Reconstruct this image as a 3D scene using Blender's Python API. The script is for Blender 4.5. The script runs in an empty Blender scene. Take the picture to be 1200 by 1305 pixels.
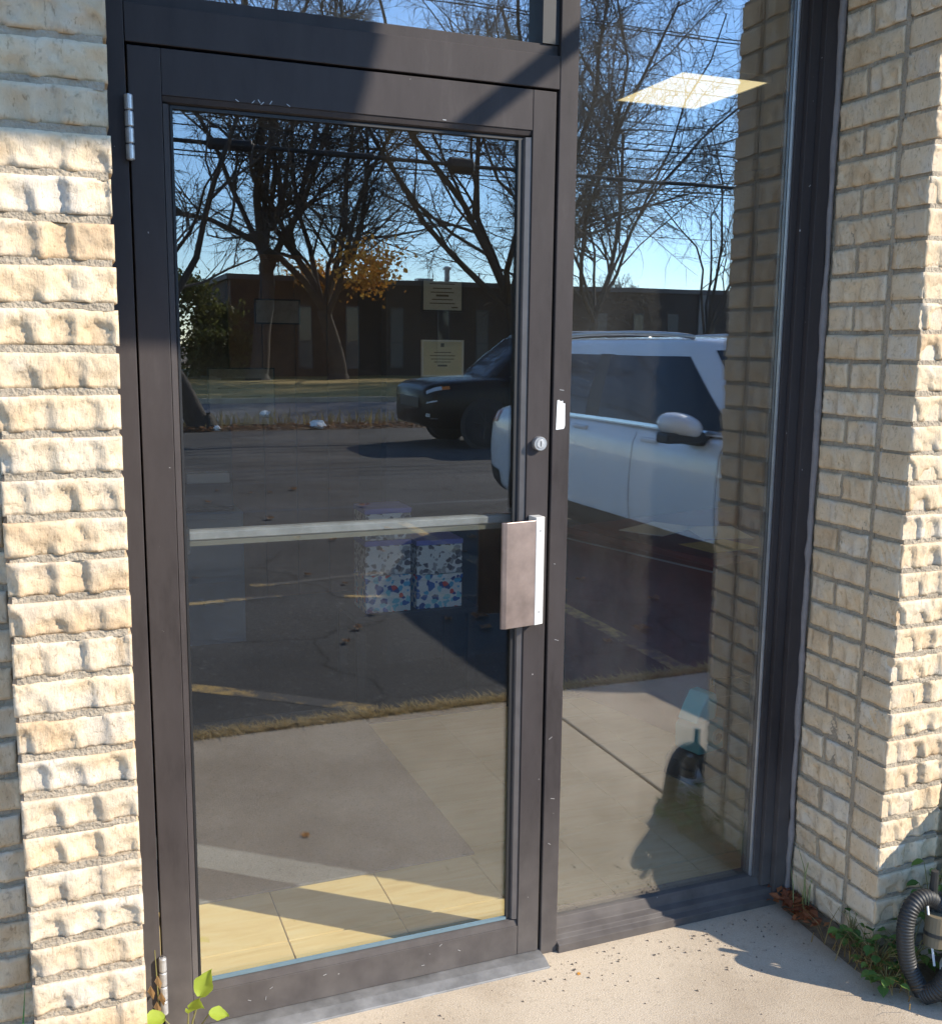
import bpy, bmesh, math, random
import numpy as np
from mathutils import Vector, Matrix, Euler
R_ = math.radians
sc = bpy.context.scene
col = sc.collection

# ------------------------------------------------------------------ camera
PITCH, YAW, ROLL = R_(9.072), R_(21.756), R_(0.615)
fw = Vector((math.sin(YAW)*math.cos(PITCH), math.cos(YAW)*math.cos(PITCH), -math.sin(PITCH)))
rt = Vector((math.cos(YAW), -math.sin(YAW), 0)); up = rt.cross(fw)
r2 = rt*math.cos(ROLL)+up*math.sin(ROLL); u2 = up*math.cos(ROLL)-rt*math.sin(ROLL)
cd = bpy.data.cameras.new('camera'); cam = bpy.data.objects.new('camera', cd); col.objects.link(cam)
M = Matrix((r2, u2, -fw)).transposed().to_4x4(); M.translation = (0, -2.187, 1.533)
cam.matrix_world = M
cd.sensor_fit = 'HORIZONTAL'; cd.sensor_width = 36; cd.lens = 36*1316.4/1200
cd.clip_start = .05; cd.clip_end = 2000
sc.camera = cam
# ------------------------------------------------------------------ sky and sun
EL = R_(31.6); AZ = (0.78, -0.625)
w = bpy.data.worlds.new('World'); sc.world = w; w.use_nodes = True
nt = w.node_tree; bg = nt.nodes['Background']
sky = nt.nodes.new('ShaderNodeTexSky'); sky.sky_type = 'NISHITA'; sky.sun_disc = False
sky.sun_elevation = EL; sky.sun_rotation = math.atan2(AZ[0], AZ[1])
sky.altitude = 100; sky.air_density = 1.0; sky.dust_density = 0.0; sky.ozone_density = 6.0
nt.links.new(sky.outputs[0], bg.inputs[0]); bg.inputs[1].default_value = 0.15
sd = bpy.data.lights.new('sun', 'SUN'); sd.energy = 3.1; sd.angle = R_(0.53); sd.color = (1.0, .92, .79)
sun = bpy.data.objects.new('sun', sd); col.objects.link(sun); sun.location = (20, -16, 16)
trav = Vector((-AZ[0]*math.cos(EL), -AZ[1]*math.cos(EL), -math.sin(EL)))
sun.rotation_euler = trav.to_track_quat('-Z', 'Y').to_euler()
sc.view_settings.view_transform = 'Standard'; sc.view_settings.look = 'None'
sc.view_settings.exposure = 1.47; sc.view_settings.gamma = 1.0
sc.render.engine = 'CYCLES'
try:
    sc.cycles.max_bounces = 8; sc.cycles.transparent_max_bounces = 14; sc.cycles.glossy_bounces = 4
    sc.cycles.diffuse_bounces = 3; sc.cycles.transmission_bounces = 6
    sc.cycles.sample_clamp_indirect = 6
except Exception: pass

# ------------------------------------------------------------------ materials
MATS = {}
def mat(name, color, rough=.7, metal=0., spec=.5, var=0., scale=20., bump=0., bscale=60., emit=None, coat=0., rand=0., detail=6, coord='Object'):
    if name in MATS: return MATS[name]
    m = bpy.data.materials.new(name); m.use_nodes = True; MATS[name] = m
    t = m.node_tree; b = t.nodes['Principled BSDF']
    b.inputs['Roughness'].default_value = rough; b.inputs['Metallic'].default_value = metal
    b.inputs['Specular IOR Level'].default_value = spec
    b.inputs['Coat Weight'].default_value = coat
    b.inputs['Base Color'].default_value = (*color, 1)
    tc = t.nodes.new('ShaderNodeTexCoord')
    last = None
    if var > 0:
        n = t.nodes.new('ShaderNodeTexNoise'); n.inputs['Scale'].default_value = scale; n.inputs['Detail'].default_value = detail
        n.inputs['Roughness'].default_value = .65
        t.links.new(tc.outputs[coord], n.inputs['Vector'])
        rp = t.nodes.new('ShaderNodeValToRGB')
        rp.color_ramp.elements[0].position = .3; rp.color_ramp.elements[1].position = .7
        rp.color_ramp.elements[0].color = (*[max(0, c*(1-var)) for c in color], 1)
        rp.color_ramp.elements[1].color = (*[min(1, c*(1+var)) for c in color], 1)
        t.links.new(n.outputs['Fac'], rp.inputs[0]); last = rp.outputs[0]
        t.links.new(last, b.inputs['Base Color'])
        mr = t.nodes.new('ShaderNodeMapRange'); mr.inputs[3].default_value = max(.02, rough-.12); mr.inputs[4].default_value = min(1, rough+.12)
        t.links.new(n.outputs['Fac'], mr.inputs[0]); t.links.new(mr.outputs[0], b.inputs['Roughness'])
    if rand > 0:
        oi = t.nodes.new('ShaderNodeObjectInfo'); hs = t.nodes.new('ShaderNodeHueSaturation')
        mr = t.nodes.new('ShaderNodeMapRange'); mr.inputs[3].default_value = 1-rand; mr.inputs[4].default_value = 1+rand
        t.links.new(oi.outputs['Random'], mr.inputs[0]); t.links.new(mr.outputs[0], hs.inputs['Value'])
        if last: t.links.new(last, hs.inputs['Color'])
        else: hs.inputs['Color'].default_value = (*color, 1)
        t.links.new(hs.outputs[0], b.inputs['Base Color'])
    if bump > 0:
        n2 = t.nodes.new('ShaderNodeTexNoise'); n2.inputs['Scale'].default_value = bscale; n2.inputs['Detail'].default_value = 8
        t.links.new(tc.outputs[coord], n2.inputs['Vector'])
        bp = t.nodes.new('ShaderNodeBump'); bp.inputs['Strength'].default_value = bump; bp.inputs['Distance'].default_value = .01
        t.links.new(n2.outputs['Fac'], bp.inputs['Height']); t.links.new(bp.outputs[0], b.inputs['Normal'])
    if emit:
        b.inputs['Emission Color'].default_value = (*emit[:3], 1); b.inputs['Emission Strength'].default_value = emit[3]
    return m

def nodes_of(name):
    m = bpy.data.materials.new(name); m.use_nodes = True; MATS[name] = m
    return m, m.node_tree, m.node_tree.nodes['Principled BSDF']
def N(t, kind, **kw):
    n = t.nodes.new(kind)
    for k, v in kw.items(): setattr(n, k, v)
    return n
def ramp(t, src, stops):
    r = t.nodes.new('ShaderNodeValToRGB'); e = r.color_ramp.elements
    while len(e) < len(stops): e.new(.5)
    for i, (p, c) in enumerate(stops):
        e[i].position = p; e[i].color = (*c, 1) if len(c) == 3 else c
    t.links.new(src, r.inputs[0]); return r.outputs[0]
def mix(t, f, a, b, mode='MIX'):
    n = t.nodes.new('ShaderNodeMix'); n.data_type = 'RGBA'; n.blend_type = mode
    for s, v in ((0, f), (6, a), (7, b)):
        if hasattr(v, 'is_linked'): t.links.new(v, n.inputs[s])
        else: n.inputs[s].default_value = v if s == 0 else (*v, 1)
    return n.outputs[2]

def brick_mat():
    m, t, b = nodes_of('brick')
    tc = N(t, 'ShaderNodeTexCoord'); oi = N(t, 'ShaderNodeObjectInfo')
    off = N(t, 'ShaderNodeVectorMath', operation='ADD')
    sc_ = N(t, 'ShaderNodeVectorMath', operation='SCALE'); sc_.inputs[3].default_value = 9.0
    cmb = N(t, 'ShaderNodeCombineXYZ')
    for i in range(3): t.links.new(oi.outputs['Random'], cmb.inputs[i])
    t.links.new(cmb.outputs[0], sc_.inputs[0])
    t.links.new(tc.outputs['Object'], off.inputs[0]); t.links.new(sc_.outputs[0], off.inputs[1])
    mp = N(t, 'ShaderNodeMapping'); mp.inputs['Scale'].default_value = (1, 1, .32)   # vertical drag marks
    t.links.new(off.outputs[0], mp.inputs[0])
    n1 = N(t, 'ShaderNodeTexNoise'); n1.inputs['Scale'].default_value = 26; n1.inputs['Detail'].default_value = 7; n1.inputs['Roughness'].default_value = .7
    t.links.new(mp.outputs[0], n1.inputs[0])
    n2 = N(t, 'ShaderNodeTexNoise'); n2.inputs['Scale'].default_value = 11; n2.inputs['Detail'].default_value = 3
    t.links.new(off.outputs[0], n2.inputs[0])
    n3 = N(t, 'ShaderNodeTexNoise'); n3.inputs['Scale'].default_value = 150; n3.inputs['Detail'].default_value = 5
    t.links.new(mp.outputs[0], n3.inputs[0])
    c = ramp(t, n2.outputs[0], [(.28, (.575, .43, .285)), (.5, (.675, .55, .40)), (.72, (.63, .56, .475))])
    tint = ramp(t, oi.outputs['Random'], [(0, (.90, .82, .72)), (.25, (1, .95, .86)), (.5, (.93, .88, .80)), (.75, (1.06, 1.0, .90)), (1, (.95, .96, .96))])
    c = mix(t, 1., c, tint, 'MULTIPLY')
    st = ramp(t, n1.outputs[0], [(.27, (.45, .38, .3)), (.40, (1, 1, 1)), (1, (1, 1, 1))])
    c = mix(t, .75, c, st, 'MULTIPLY')
    sp = ramp(t, n3.outputs[0], [(.28, (.4, .33, .25)), (.37, (1, 1, 1))])
    c = mix(t, .55, c, sp, 'MULTIPLY')
    t.links.new(c, b.inputs['Base Color']); b.inputs['Roughness'].default_value = .9; b.inputs['Specular IOR Level'].default_value = .2
    add = N(t, 'ShaderNodeMath', operation='MULTIPLY_ADD'); add.inputs[1].default_value = .5
    t.links.new(n3.outputs[0], add.inputs[0]); t.links.new(n1.outputs[0], add.inputs[2])
    n4 = N(t, 'ShaderNodeTexNoise'); n4.inputs['Scale'].default_value = 75; n4.inputs['Detail'].default_value = 9; n4.inputs['Roughness'].default_value = .75
    t.links.new(off.outputs[0], n4.inputs[0])
    pit = ramp(t, n4.outputs[0], [(.30, (0, 0, 0)), (.42, (.8,)*3), (.6, (1,)*3)])
    c2 = mix(t, .26, c, pit, 'MULTIPLY'); t.links.new(c2, b.inputs['Base Color'])
    a2 = N(t, 'ShaderNodeMath', operation='MULTIPLY_ADD'); a2.inputs[1].default_value = .8
    t.links.new(pit, a2.inputs[0]); t.links.new(add.outputs[0], a2.inputs[2])
    bp = N(t, 'ShaderNodeBump'); bp.inputs['Strength'].default_value = .55; bp.inputs['Distance'].default_value = .006
    t.links.new(a2.outputs[0], bp.inputs['Height']); t.links.new(bp.outputs[0], b.inputs['Normal'])
    return m
BRICK = brick_mat()
MORTAR = mat('mortar', (.36, .295, .215), .95, var=.25, scale=18, bump=.7, bscale=140, spec=.2)

def frame_mat():
    m, t, b = nodes_of('bronze_frame')
    tc = N(t, 'ShaderNodeTexCoord')
    mp = N(t, 'ShaderNodeMapping'); mp.inputs['Scale'].default_value = (1, 1, .25); t.links.new(tc.outputs['Object'], mp.inputs[0])
    n = N(t, 'ShaderNodeTexNoise'); n.inputs['Scale'].default_value = 7; n.inputs['Detail'].default_value = 10; n.inputs['Roughness'].default_value = .74
    t.links.new(mp.outputs[0], n.inputs[0])
    c = ramp(t, n.outputs[0], [(.25, (.026, .022, .021)), (.45, (.047, .040, .039)), (.60, (.055, .047, .046)), (.85, (.088, .077, .074))])
    n2 = N(t, 'ShaderNodeTexNoise'); n2.inputs['Scale'].default_value = 70; n2.inputs['Detail'].default_value = 4
    t.links.new(tc.outputs['Object'], n2.inputs[0])
    chips = ramp(t, n2.outputs[0], [(.74, (0, 0, 0)), (.78, (1, 1, 1))])
    # grime toward the bottom of the frame: splash dirt with a noisy upper edge
    sx = N(t, 'ShaderNodeSeparateXYZ'); t.links.new(tc.outputs['Object'], sx.inputs[0])
    mr = N(t, 'ShaderNodeMapRange'); mr.inputs[1].default_value = .0; mr.inputs[2].default_value = .45; mr.inputs[3].default_value = .5; mr.inputs[4].default_value = 0
    t.links.new(sx.outputs[2], mr.inputs[0])
    n3 = N(t, 'ShaderNodeTexNoise'); n3.inputs['Scale'].default_value = 16; n3.inputs['Detail'].default_value = 8
    t.links.new(tc.outputs['Object'], n3.inputs[0])
    g = N(t, 'ShaderNodeMath', operation='MULTIPLY'); t.links.new(mr.outputs[0], g.inputs[0]); t.links.new(n3.outputs[0], g.inputs[1])
    c = mix(t, g.outputs[0], c, (.24, .215, .19))
    c = mix(t, chips, c, (.42, .40, .38))
    t.links.new(c, b.inputs['Base Color'])
    b.inputs['Specular IOR Level'].default_value = .12
    r = N(t, 'ShaderNodeMapRange'); r.inputs[3].default_value = .34; r.inputs[4].default_value = .6
    t.links.new(n.outputs[0], r.inputs[0]); t.links.new(r.outputs[0], b.inputs['Roughness'])
    return m
FRAME = frame_mat()
GASKET = mat('black_gasket', (.012, .012, .013), .55)
ALU = mat('brushed_aluminium', (.50, .50, .50), .38, metal=.7, var=.12, scale=30)
STEEL = mat('worn_steel', (.50, .49, .48), .40, metal=.6, var=.25, scale=50)
PULL = mat('bronze_pull', (.235, .18, .155), .36, metal=.3, var=.3, scale=11)
WHITEP = mat('white_paint', (.8, .8, .78), .6, var=.06, scale=30)
CAULK = mat('sealant', (.20, .175, .165), .7, var=.2, scale=25, bump=.4, bscale=40)

def glass_mat(name, r0, dust, tint=(.975, .99, .98)):
    m, t, b = nodes_of(name); t.nodes.remove(b)
    out = t.nodes['Material Output']
    lw = N(t, 'ShaderNodeLayerWeight'); lw.inputs[0].default_value = .5
    pw = N(t, 'ShaderNodeMath', operation='POWER'); pw.inputs[1].default_value = 5; t.links.new(lw.outputs['Facing'], pw.inputs[0])
    ma = N(t, 'ShaderNodeMath', operation='MULTIPLY_ADD'); ma.inputs[1].default_value = 1-r0; ma.inputs[2].default_value = r0
    t.links.new(pw.outputs[0], ma.inputs[0])
    tr = N(t, 'ShaderNodeBsdfTransparent'); tr.inputs[0].default_value = (*tint, 1)
    gl = N(t, 'ShaderNodeBsdfGlossy'); gl.inputs['Roughness'].default_value = 0.0
    gl.inputs[0].default_value = (1, 1, 1, 1)
    mx = N(t, 'ShaderNodeMixShader'); t.links.new(ma.outputs[0], mx.inputs[0]); t.links.new(tr.outputs[0], mx.inputs[1]); t.links.new(gl.outputs[0], mx.inputs[2])
    tc = N(t, 'ShaderNodeTexCoord')
    # slight float-glass waviness
    nw = N(t, 'ShaderNodeTexNoise'); nw.inputs['Scale'].default_value = 3.2; nw.inputs['Detail'].default_value = 1
    t.links.new(tc.outputs['Object'], nw.inputs[0])
    bp = N(t, 'ShaderNodeBump'); bp.inputs['Strength'].default_value = .012; bp.inputs['Distance'].default_value = .02
    t.links.new(nw.outputs[0], bp.inputs['Height']); t.links.new(bp.outputs[0], gl.inputs['Normal'])
    # dust film with smears and specks
    n1 = N(t, 'ShaderNodeTexNoise'); n1.inputs['Scale'].default_value = 5; n1.inputs['Detail'].default_value = 8; n1.inputs['Roughness'].default_value = .6
    mp = N(t, 'ShaderNodeMapping'); mp.inputs['Rotation'].default_value = (0, .5, 0); mp.inputs['Scale'].default_value = (2.2, 1, .8)
    t.links.new(tc.outputs['Object'], mp.inputs[0]); t.links.new(mp.outputs[0], n1.inputs[0])
    n2 = N(t, 'ShaderNodeTexNoise'); n2.inputs['Scale'].default_value = 260; n2.inputs['Detail'].default_value = 2
    t.links.new(tc.outputs['Object'], n2.inputs[0])
    a = ramp(t, n1.outputs[0], [(.3, (.55,)*3), (.7, (1.3,)*3)])
    s = ramp(t, n2.outputs[0], [(.35, (.45,)*3), (.62, (1.1,)*3), (.74, (3.2,)*3)])
    mm = mix(t, 1., a, s, 'MULTIPLY')
    sc2 = N(t, 'ShaderNodeMath', operation='MULTIPLY'); sc2.inputs[1].default_value = dust; t.links.new(mm, sc2.inputs[0])
    df = N(t, 'ShaderNodeBsdfDiffuse'); df.inputs[0].default_value = (.75, .73, .68, 1)
    m2 = N(t, 'ShaderNodeMixShader'); t.links.new(sc2.outputs[0], m2.inputs[0]); t.links.new(mx.outputs[0], m2.inputs[1]); t.links.new(df.outputs[0], m2.inputs[2])
    t.links.new(m2.outputs[0], out.inputs[0])
    return m
DOORGLASS = glass_mat('door_glass', .138, .0016)
WINGLASS = glass_mat('window_glass', .19, .015)

def ground_mat(name, c0, c1, speck, sscale, bump, stain=(.6, .55, .5), stainscale=1.3, rough=.9, stainf=.5, spk=.8):
    m, t, b = nodes_of(name)
    tc = N(t, 'ShaderNodeTexCoord'); gm = N(t, 'ShaderNodeNewGeometry')
    n1 = N(t, 'ShaderNodeTexNoise'); n1.inputs['Scale'].default_value = stainscale; n1.inputs['Detail'].default_value = 9; n1.inputs['Roughness'].default_value = .65
    n2 = N(t, 'ShaderNodeTexNoise'); n2.inputs['Scale'].default_value = sscale; n2.inputs['Detail'].default_value = 4; n2.inputs['Roughness'].default_value = .7
    v = N(t, 'ShaderNodeTexVoronoi'); v.inputs['Scale'].default_value = sscale*.6
    for n in (n1, n2, v): t.links.new(gm.outputs['Position'], n.inputs[0])
    c = ramp(t, n2.outputs[0], [(.3, c0), (.68, c1)])
    sp = ramp(t, v.outputs['Color'], [(.0, (.45,)*3), (.25, (1,)*3), (.8, (1,)*3), (1, (speck,)*3)])
    c = mix(t, spk, c, sp, 'MULTIPLY')
    st = ramp(t, n1.outputs[0], [(.35, stain), (.6, (1, 1, 1))])
    c = mix(t, stainf, c, st, 'MULTIPLY')
    t.links.new(c, b.inputs['Base Color']); b.inputs['Roughness'].default_value = rough; b.inputs['Specular IOR Level'].default_value = .25
    bp = N(t, 'ShaderNodeBump'); bp.inputs['Strength'].default_value = bump; bp.inputs['Distance'].default_value = .004
    t.links.new(n2.outputs[0], bp.inputs['Height']); t.links.new(bp.outputs[0], b.inputs['Normal'])
    return m
CONC = ground_mat('concrete', (.43, .345, .25), (.555, .465, .35), 1.1, 240, .6, spk=.4, stain=(.62, .58, .54), stainf=.8)
ASPH = ground_mat('asphalt', (.030, .029, .028), (.115, .110, .105), 2.4, 85, 1., stain=(.42, .42, .43), stainscale=.7, stainf=.8)
def cracks(m, scale, wdt, dark):
    t = m.node_tree; b = t.nodes['Principled BSDF']; src = b.inputs['Base Color'].links[0].from_socket
    gm = N(t, 'ShaderNodeNewGeometry'); n = N(t, 'ShaderNodeTexNoise'); n.inputs['Scale'].default_value = scale*3; n.inputs['Detail'].default_value = 6
    vm = N(t, 'ShaderNodeVectorMath', operation='MULTIPLY_ADD'); vm.inputs[1].default_value = (.35/scale,)*3
    t.links.new(gm.outputs['Position'], n.inputs[0]); t.links.new(n.outputs['Color'], vm.inputs[0]); t.links.new(gm.outputs['Position'], vm.inputs[2])
    v = N(t, 'ShaderNodeTexVoronoi', feature='DISTANCE_TO_EDGE'); v.inputs['Scale'].default_value = scale; t.links.new(vm.outputs[0], v.inputs[0])
    f = ramp(t, v.outputs[0], [(0, (dark,)*3), (wdt, (1,)*3)]); c = mix(t, 1., src, f, 'MULTIPLY'); t.links.new(c, b.inputs['Base Color'])
cracks(ASPH, .45, .008, .35)
ROADM = ground_mat('road_asphalt', (.10, .10, .105), (.16, .16, .165), 1.3, 60, .5)
LAWN = ground_mat('dry_lawn', (.27, .19, .065), (.46, .34, .13), 1.3, 12, .9, stain=(.5, .55, .4), stainscale=.25)
EARTH = ground_mat('earth', (.10, .075, .05), (.2, .15, .1), 1.2, 50, .9)

# ------------------------------------------------------------------ helpers
def link(o, parent=None):
    col.objects.link(o)
    if parent: o.parent = parent
    return o
def tag(o, label=None, cat=None, group=None, kind=None):
    if label: o['label'] = label
    if cat: o['category'] = cat
    if group: o['group'] = group
    if kind: o['kind'] = kind
    return o
def empty(name, loc=(0, 0, 0), rz=0, **k):
    o = bpy.data.objects.new(name, None); o.empty_display_size = .1
    o.location = loc; o.rotation_euler = (0, 0, rz); col.objects.link(o); tag(o, **k); return o
class MB:
    def __init__(s): s.v = []; s.f = []
    def box(s, x0, x1, y0, y1, z0, z1):
        n = len(s.v)
        s.v += [(x, y, z) for z in (z0, z1) for y in (y0, y1) for x in (x0, x1)]
        s.f += [tuple(n+i for i in q) for q in ((0, 2, 3, 1), (4, 5, 7, 6), (0, 1, 5, 4), (2, 6, 7, 3), (0, 4, 6, 2), (1, 3, 7, 5))]
        return s
    def prism(s, pts, a0, a1, axis):     # 2D polygon extruded along axis (0,1,2)
        n = len(s.v); k = len(pts)
        for a in (a0, a1):
            for p in pts:
                q = list(p); q.insert(axis, a); s.v.append(tuple(q))
        s.f.append(tuple(n+i for i in range(k))[::-1]); s.f.append(tuple(n+k+i for i in range(k)))
        for i in range(k):
            j = (i+1) % k; s.f.append((n+i, n+j, n+k+j, n+k+i))
        return s
    def tube(s, pts, rads, seg=8, cap=True):
        n0 = len(s.v); pts = [Vector(p) for p in pts]; ref = None
        if not hasattr(rads, '__len__'): rads = [rads]*len(pts)
        for i, p in enumerate(pts):
            d = (pts[min(i+1, len(pts)-1)]-pts[max(i-1, 0)])
            if d.length < 1e-9: d = Vector((0, 0, 1))
            d.normalize()
            if ref is None: ref = d.orthogonal().normalized()
            ref = (ref-d*ref.dot(d))
            ref = ref.normalized() if ref.length > 1e-6 else d.orthogonal().normalized()
            b = d.cross(ref)
            for k in range(seg):
                a = 2*math.pi*k/seg; s.v.append(tuple(p+(ref*math.cos(a)+b*math.sin(a))*rads[i]))
        for i in range(len(pts)-1):
            for k in range(seg):
                a = n0+i*seg+k; c = n0+i*seg+(k+1) % seg
                s.f.append((a, c, c+seg, a+seg))
        if cap:
            s.f.append(tuple(n0+k for k in range(seg))[::-1]); m = n0+(len(pts)-1)*seg
            s.f.append(tuple(m+k for k in range(seg)))
        return s
    def lathe(s, prof, seg=24, c=(0, 0, 0), axis=2):   # prof: (r, h)
        n0 = len(s.v)
        for r, h in prof:
            for k in range(seg):
                a = 2*math.pi*k/seg; p = [r*math.cos(a), r*math.sin(a)]; p.insert(axis, h)
                s.v.append(tuple(p[i]+c[i] for i in range(3)))
        for i in range(len(prof)-1):
            for k in range(seg):
                a = n0+i*seg+k; b = n0+i*seg+(k+1) % seg; s.f.append((a, b, b+seg, a+seg))
        s.f.append(tuple(n0+k for k in range(seg))[::-1]); m = n0+(len(prof)-1)*seg
        s.f.append(tuple(m+k for k in range(seg)))
        return s
    def quad(s, a, b, c, d): n = len(s.v); s.v += [tuple(a), tuple(b), tuple(c), tuple(d)]; s.f.append((n, n+1, n+2, n+3)); return s
    def grid(s, fn, nu, nv, flip=False):
        n = len(s.v)
        for j in range(nv+1):
            for i in range(nu+1): s.v.append(tuple(fn(i/nu, j/nv)))
        for j in range(nv):
            for i in range(nu):
                a = n+j*(nu+1)+i; q = (a, a+1, a+nu+2, a+nu+1); s.f.append(q[::-1] if flip else q)
        return s
    def mesh(s, name, m=None, smooth=False, fix=True):
        me = bpy.data.meshes.new(name); me.from_pydata(s.v, [], s.f)
        if fix:
            bm = bmesh.new(); bm.from_mesh(me); bmesh.ops.recalc_face_normals(bm, faces=bm.faces); bm.to_mesh(me); bm.free()
        if m: me.materials.append(m)
        if smooth: me.polygons.foreach_set('use_smooth', [True]*len(me.polygons))
        return me
    def build(s, name, m, parent=None, bevel=0., smooth=False, loc=None, fix=True):
        o = bpy.data.objects.new(name, s.mesh(name, m, smooth, fix)); link(o, parent)
        if loc: o.location = loc
        if bevel:
            b = o.modifiers.new('bevel', 'BEVEL'); b.width = bevel; b.segments = 2; b.limit_method = 'ANGLE'
        return o
def box(name, m, x0, x1, y0, y1, z0, z1, parent=None, bevel=0.):
    return MB().box(min(x0, x1), max(x0, x1), min(y0, y1), max(y0, y1), min(z0, z1), max(z0, z1)).build(name, m, parent, bevel)
def inst(name, me, loc, rot=(0, 0, 0), parent=None, scale=(1, 1, 1)):
    o = bpy.data.objects.new(name, me); o.location = loc; o.rotation_euler = rot; o.scale = scale; link(o, parent); return o
def sstep(a, b, x):
    t = min(1, max(0, (x-a)/(b-a))); return t*t*(3-2*t)

# ------------------------------------------------------------------ ground
XL, XR = .10, 1.85          # brick opening
YP = -.325                  # pilaster face
YW = -.215                  # wall face
def sheet(name, m, x0, x1, y0, y1, z, th=.3):
    return tag(MB().box(x0, x1, y0, y1, z-th, z).build(name, m), kind='structure')
sheet('ground', EARTH, -400, 400, -500, 200, -.10, .5)
pav = sheet('pavement', mat('slab_bed', (.16, .13, .10), .95, var=.3, scale=8), -14, 14, -1.745, -.2, -.03, .05)
for i in range(-2, 4):
    x0 = 1.9+(i-1)*3.0
    me = MB().box(-1.494, 1.494, -.715, .71, -.03, 0) if i != 0 else MB().prism([(-1.494, -.715), (1.494, -.715), (1.494, .71), (1.447, .71), (1.447, 1.12), (-.297, 1.12), (-.297, .71), (-1.494, .71)], -.03, 0, 2)
    o = me.build('slab', CONC, pav, bevel=.006, loc=(x0+1.5, -1.02, 0))
    if 'label' in o: del o['label']
sheet('parking_lot', ASPH, -40, 60, -16.7, -1.76, -.012, .06)
sheet('verge', mat('leafy_verge', (.11, .07, .04), .95, var=.6, scale=6, bump=1, bscale=14, coord='Object'), -60, 90, -18.3, -16.7, -.03, .06)
sheet('road', ROADM, -200, 250, -26, -18.3, -.02, .06)
sheet('lawn', LAWN, -200, 250, -70, -26, -.035, .06)
kerb = tag(box('kerb', CONC, -200, 250, -26.15, -25.95, -.03, .11), 'pale concrete kerb between far road and dry lawn', 'kerb')
def worn_paint():
    m, t, b = nodes_of('yellow_road_paint'); gm = N(t, 'ShaderNodeNewGeometry')
    n1 = N(t, 'ShaderNodeTexNoise'); n1.inputs['Scale'].default_value = 16; n1.inputs['Detail'].default_value = 10; n1.inputs['Roughness'].default_value = .75
    n2 = N(t, 'ShaderNodeTexNoise'); n2.inputs['Scale'].default_value = 2.2; n2.inputs['Detail'].default_value = 3
    for n in (n1, n2): t.links.new(gm.outputs['Position'], n.inputs[0])
    a = N(t, 'ShaderNodeMath', operation='MULTIPLY_ADD'); a.inputs[1].default_value = .7; t.links.new(n2.outputs[0], a.inputs[0]); t.links.new(n1.outputs[0], a.inputs[2])
    f = ramp(t, a.outputs[0], [(.80, (0, 0, 0)), (.98, (1, 1, 1))])
    c = mix(t, f, (.075, .07, .065), (.46, .30, .10)); t.links.new(c, b.inputs['Base Color']); b.inputs['Roughness'].default_value = .9
    return m
YEL = worn_paint()
def line(name, x0, y0, x1, y1, wd, lab, z=-.0108):
    d = Vector((x1-x0, y1-y0)); n = Vector((-d.y, d.x)).normalized()*wd/2
    m_ = MB(); m_.prism([(x0+n.x, y0+n.y), (x0-n.x, y0-n.y), (x1-n.x, y1-n.y), (x1+n.x, y1+n.y)], z-.005, z, 2)
    return tag(m_.build(name, YEL), lab, 'road marking')
line('parking_line', 2.775, -1.80, 2.78, -6.4, .10, 'worn yellow stall line beside the white car')
line('parking_line', .10, -2.75, 1.20, -1.86, .09, 'worn yellow diagonal line ending at the paving edge')
line('parking_line', 1.10, -4.35, 2.3, -4.5, .07, 'faint thin yellow line across the open asphalt', z=-.0106)
line('parking_line', .3, -3.98, 1.25, -4.03, .07, 'broken yellow mark left of the faint thin line', z=-.0104)
line('parking_line', 1.6, -3.9, 2.7, -3.55, .06, 'pale yellow streak in front of the stacked boxes', z=-.0102)
# long dark tar seams in the lot
TAR = mat('tar', (.03, .03, .031), .6, var=.2)
for y, wdt in ((-7.4, .12), (-9.4, .05), (-10.6, .06)):
    o = tag(box('tar_seam', TAR, -20, 30, y-wdt/2, y+wdt/2, -.02, -.0110), kind='structure')

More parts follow.
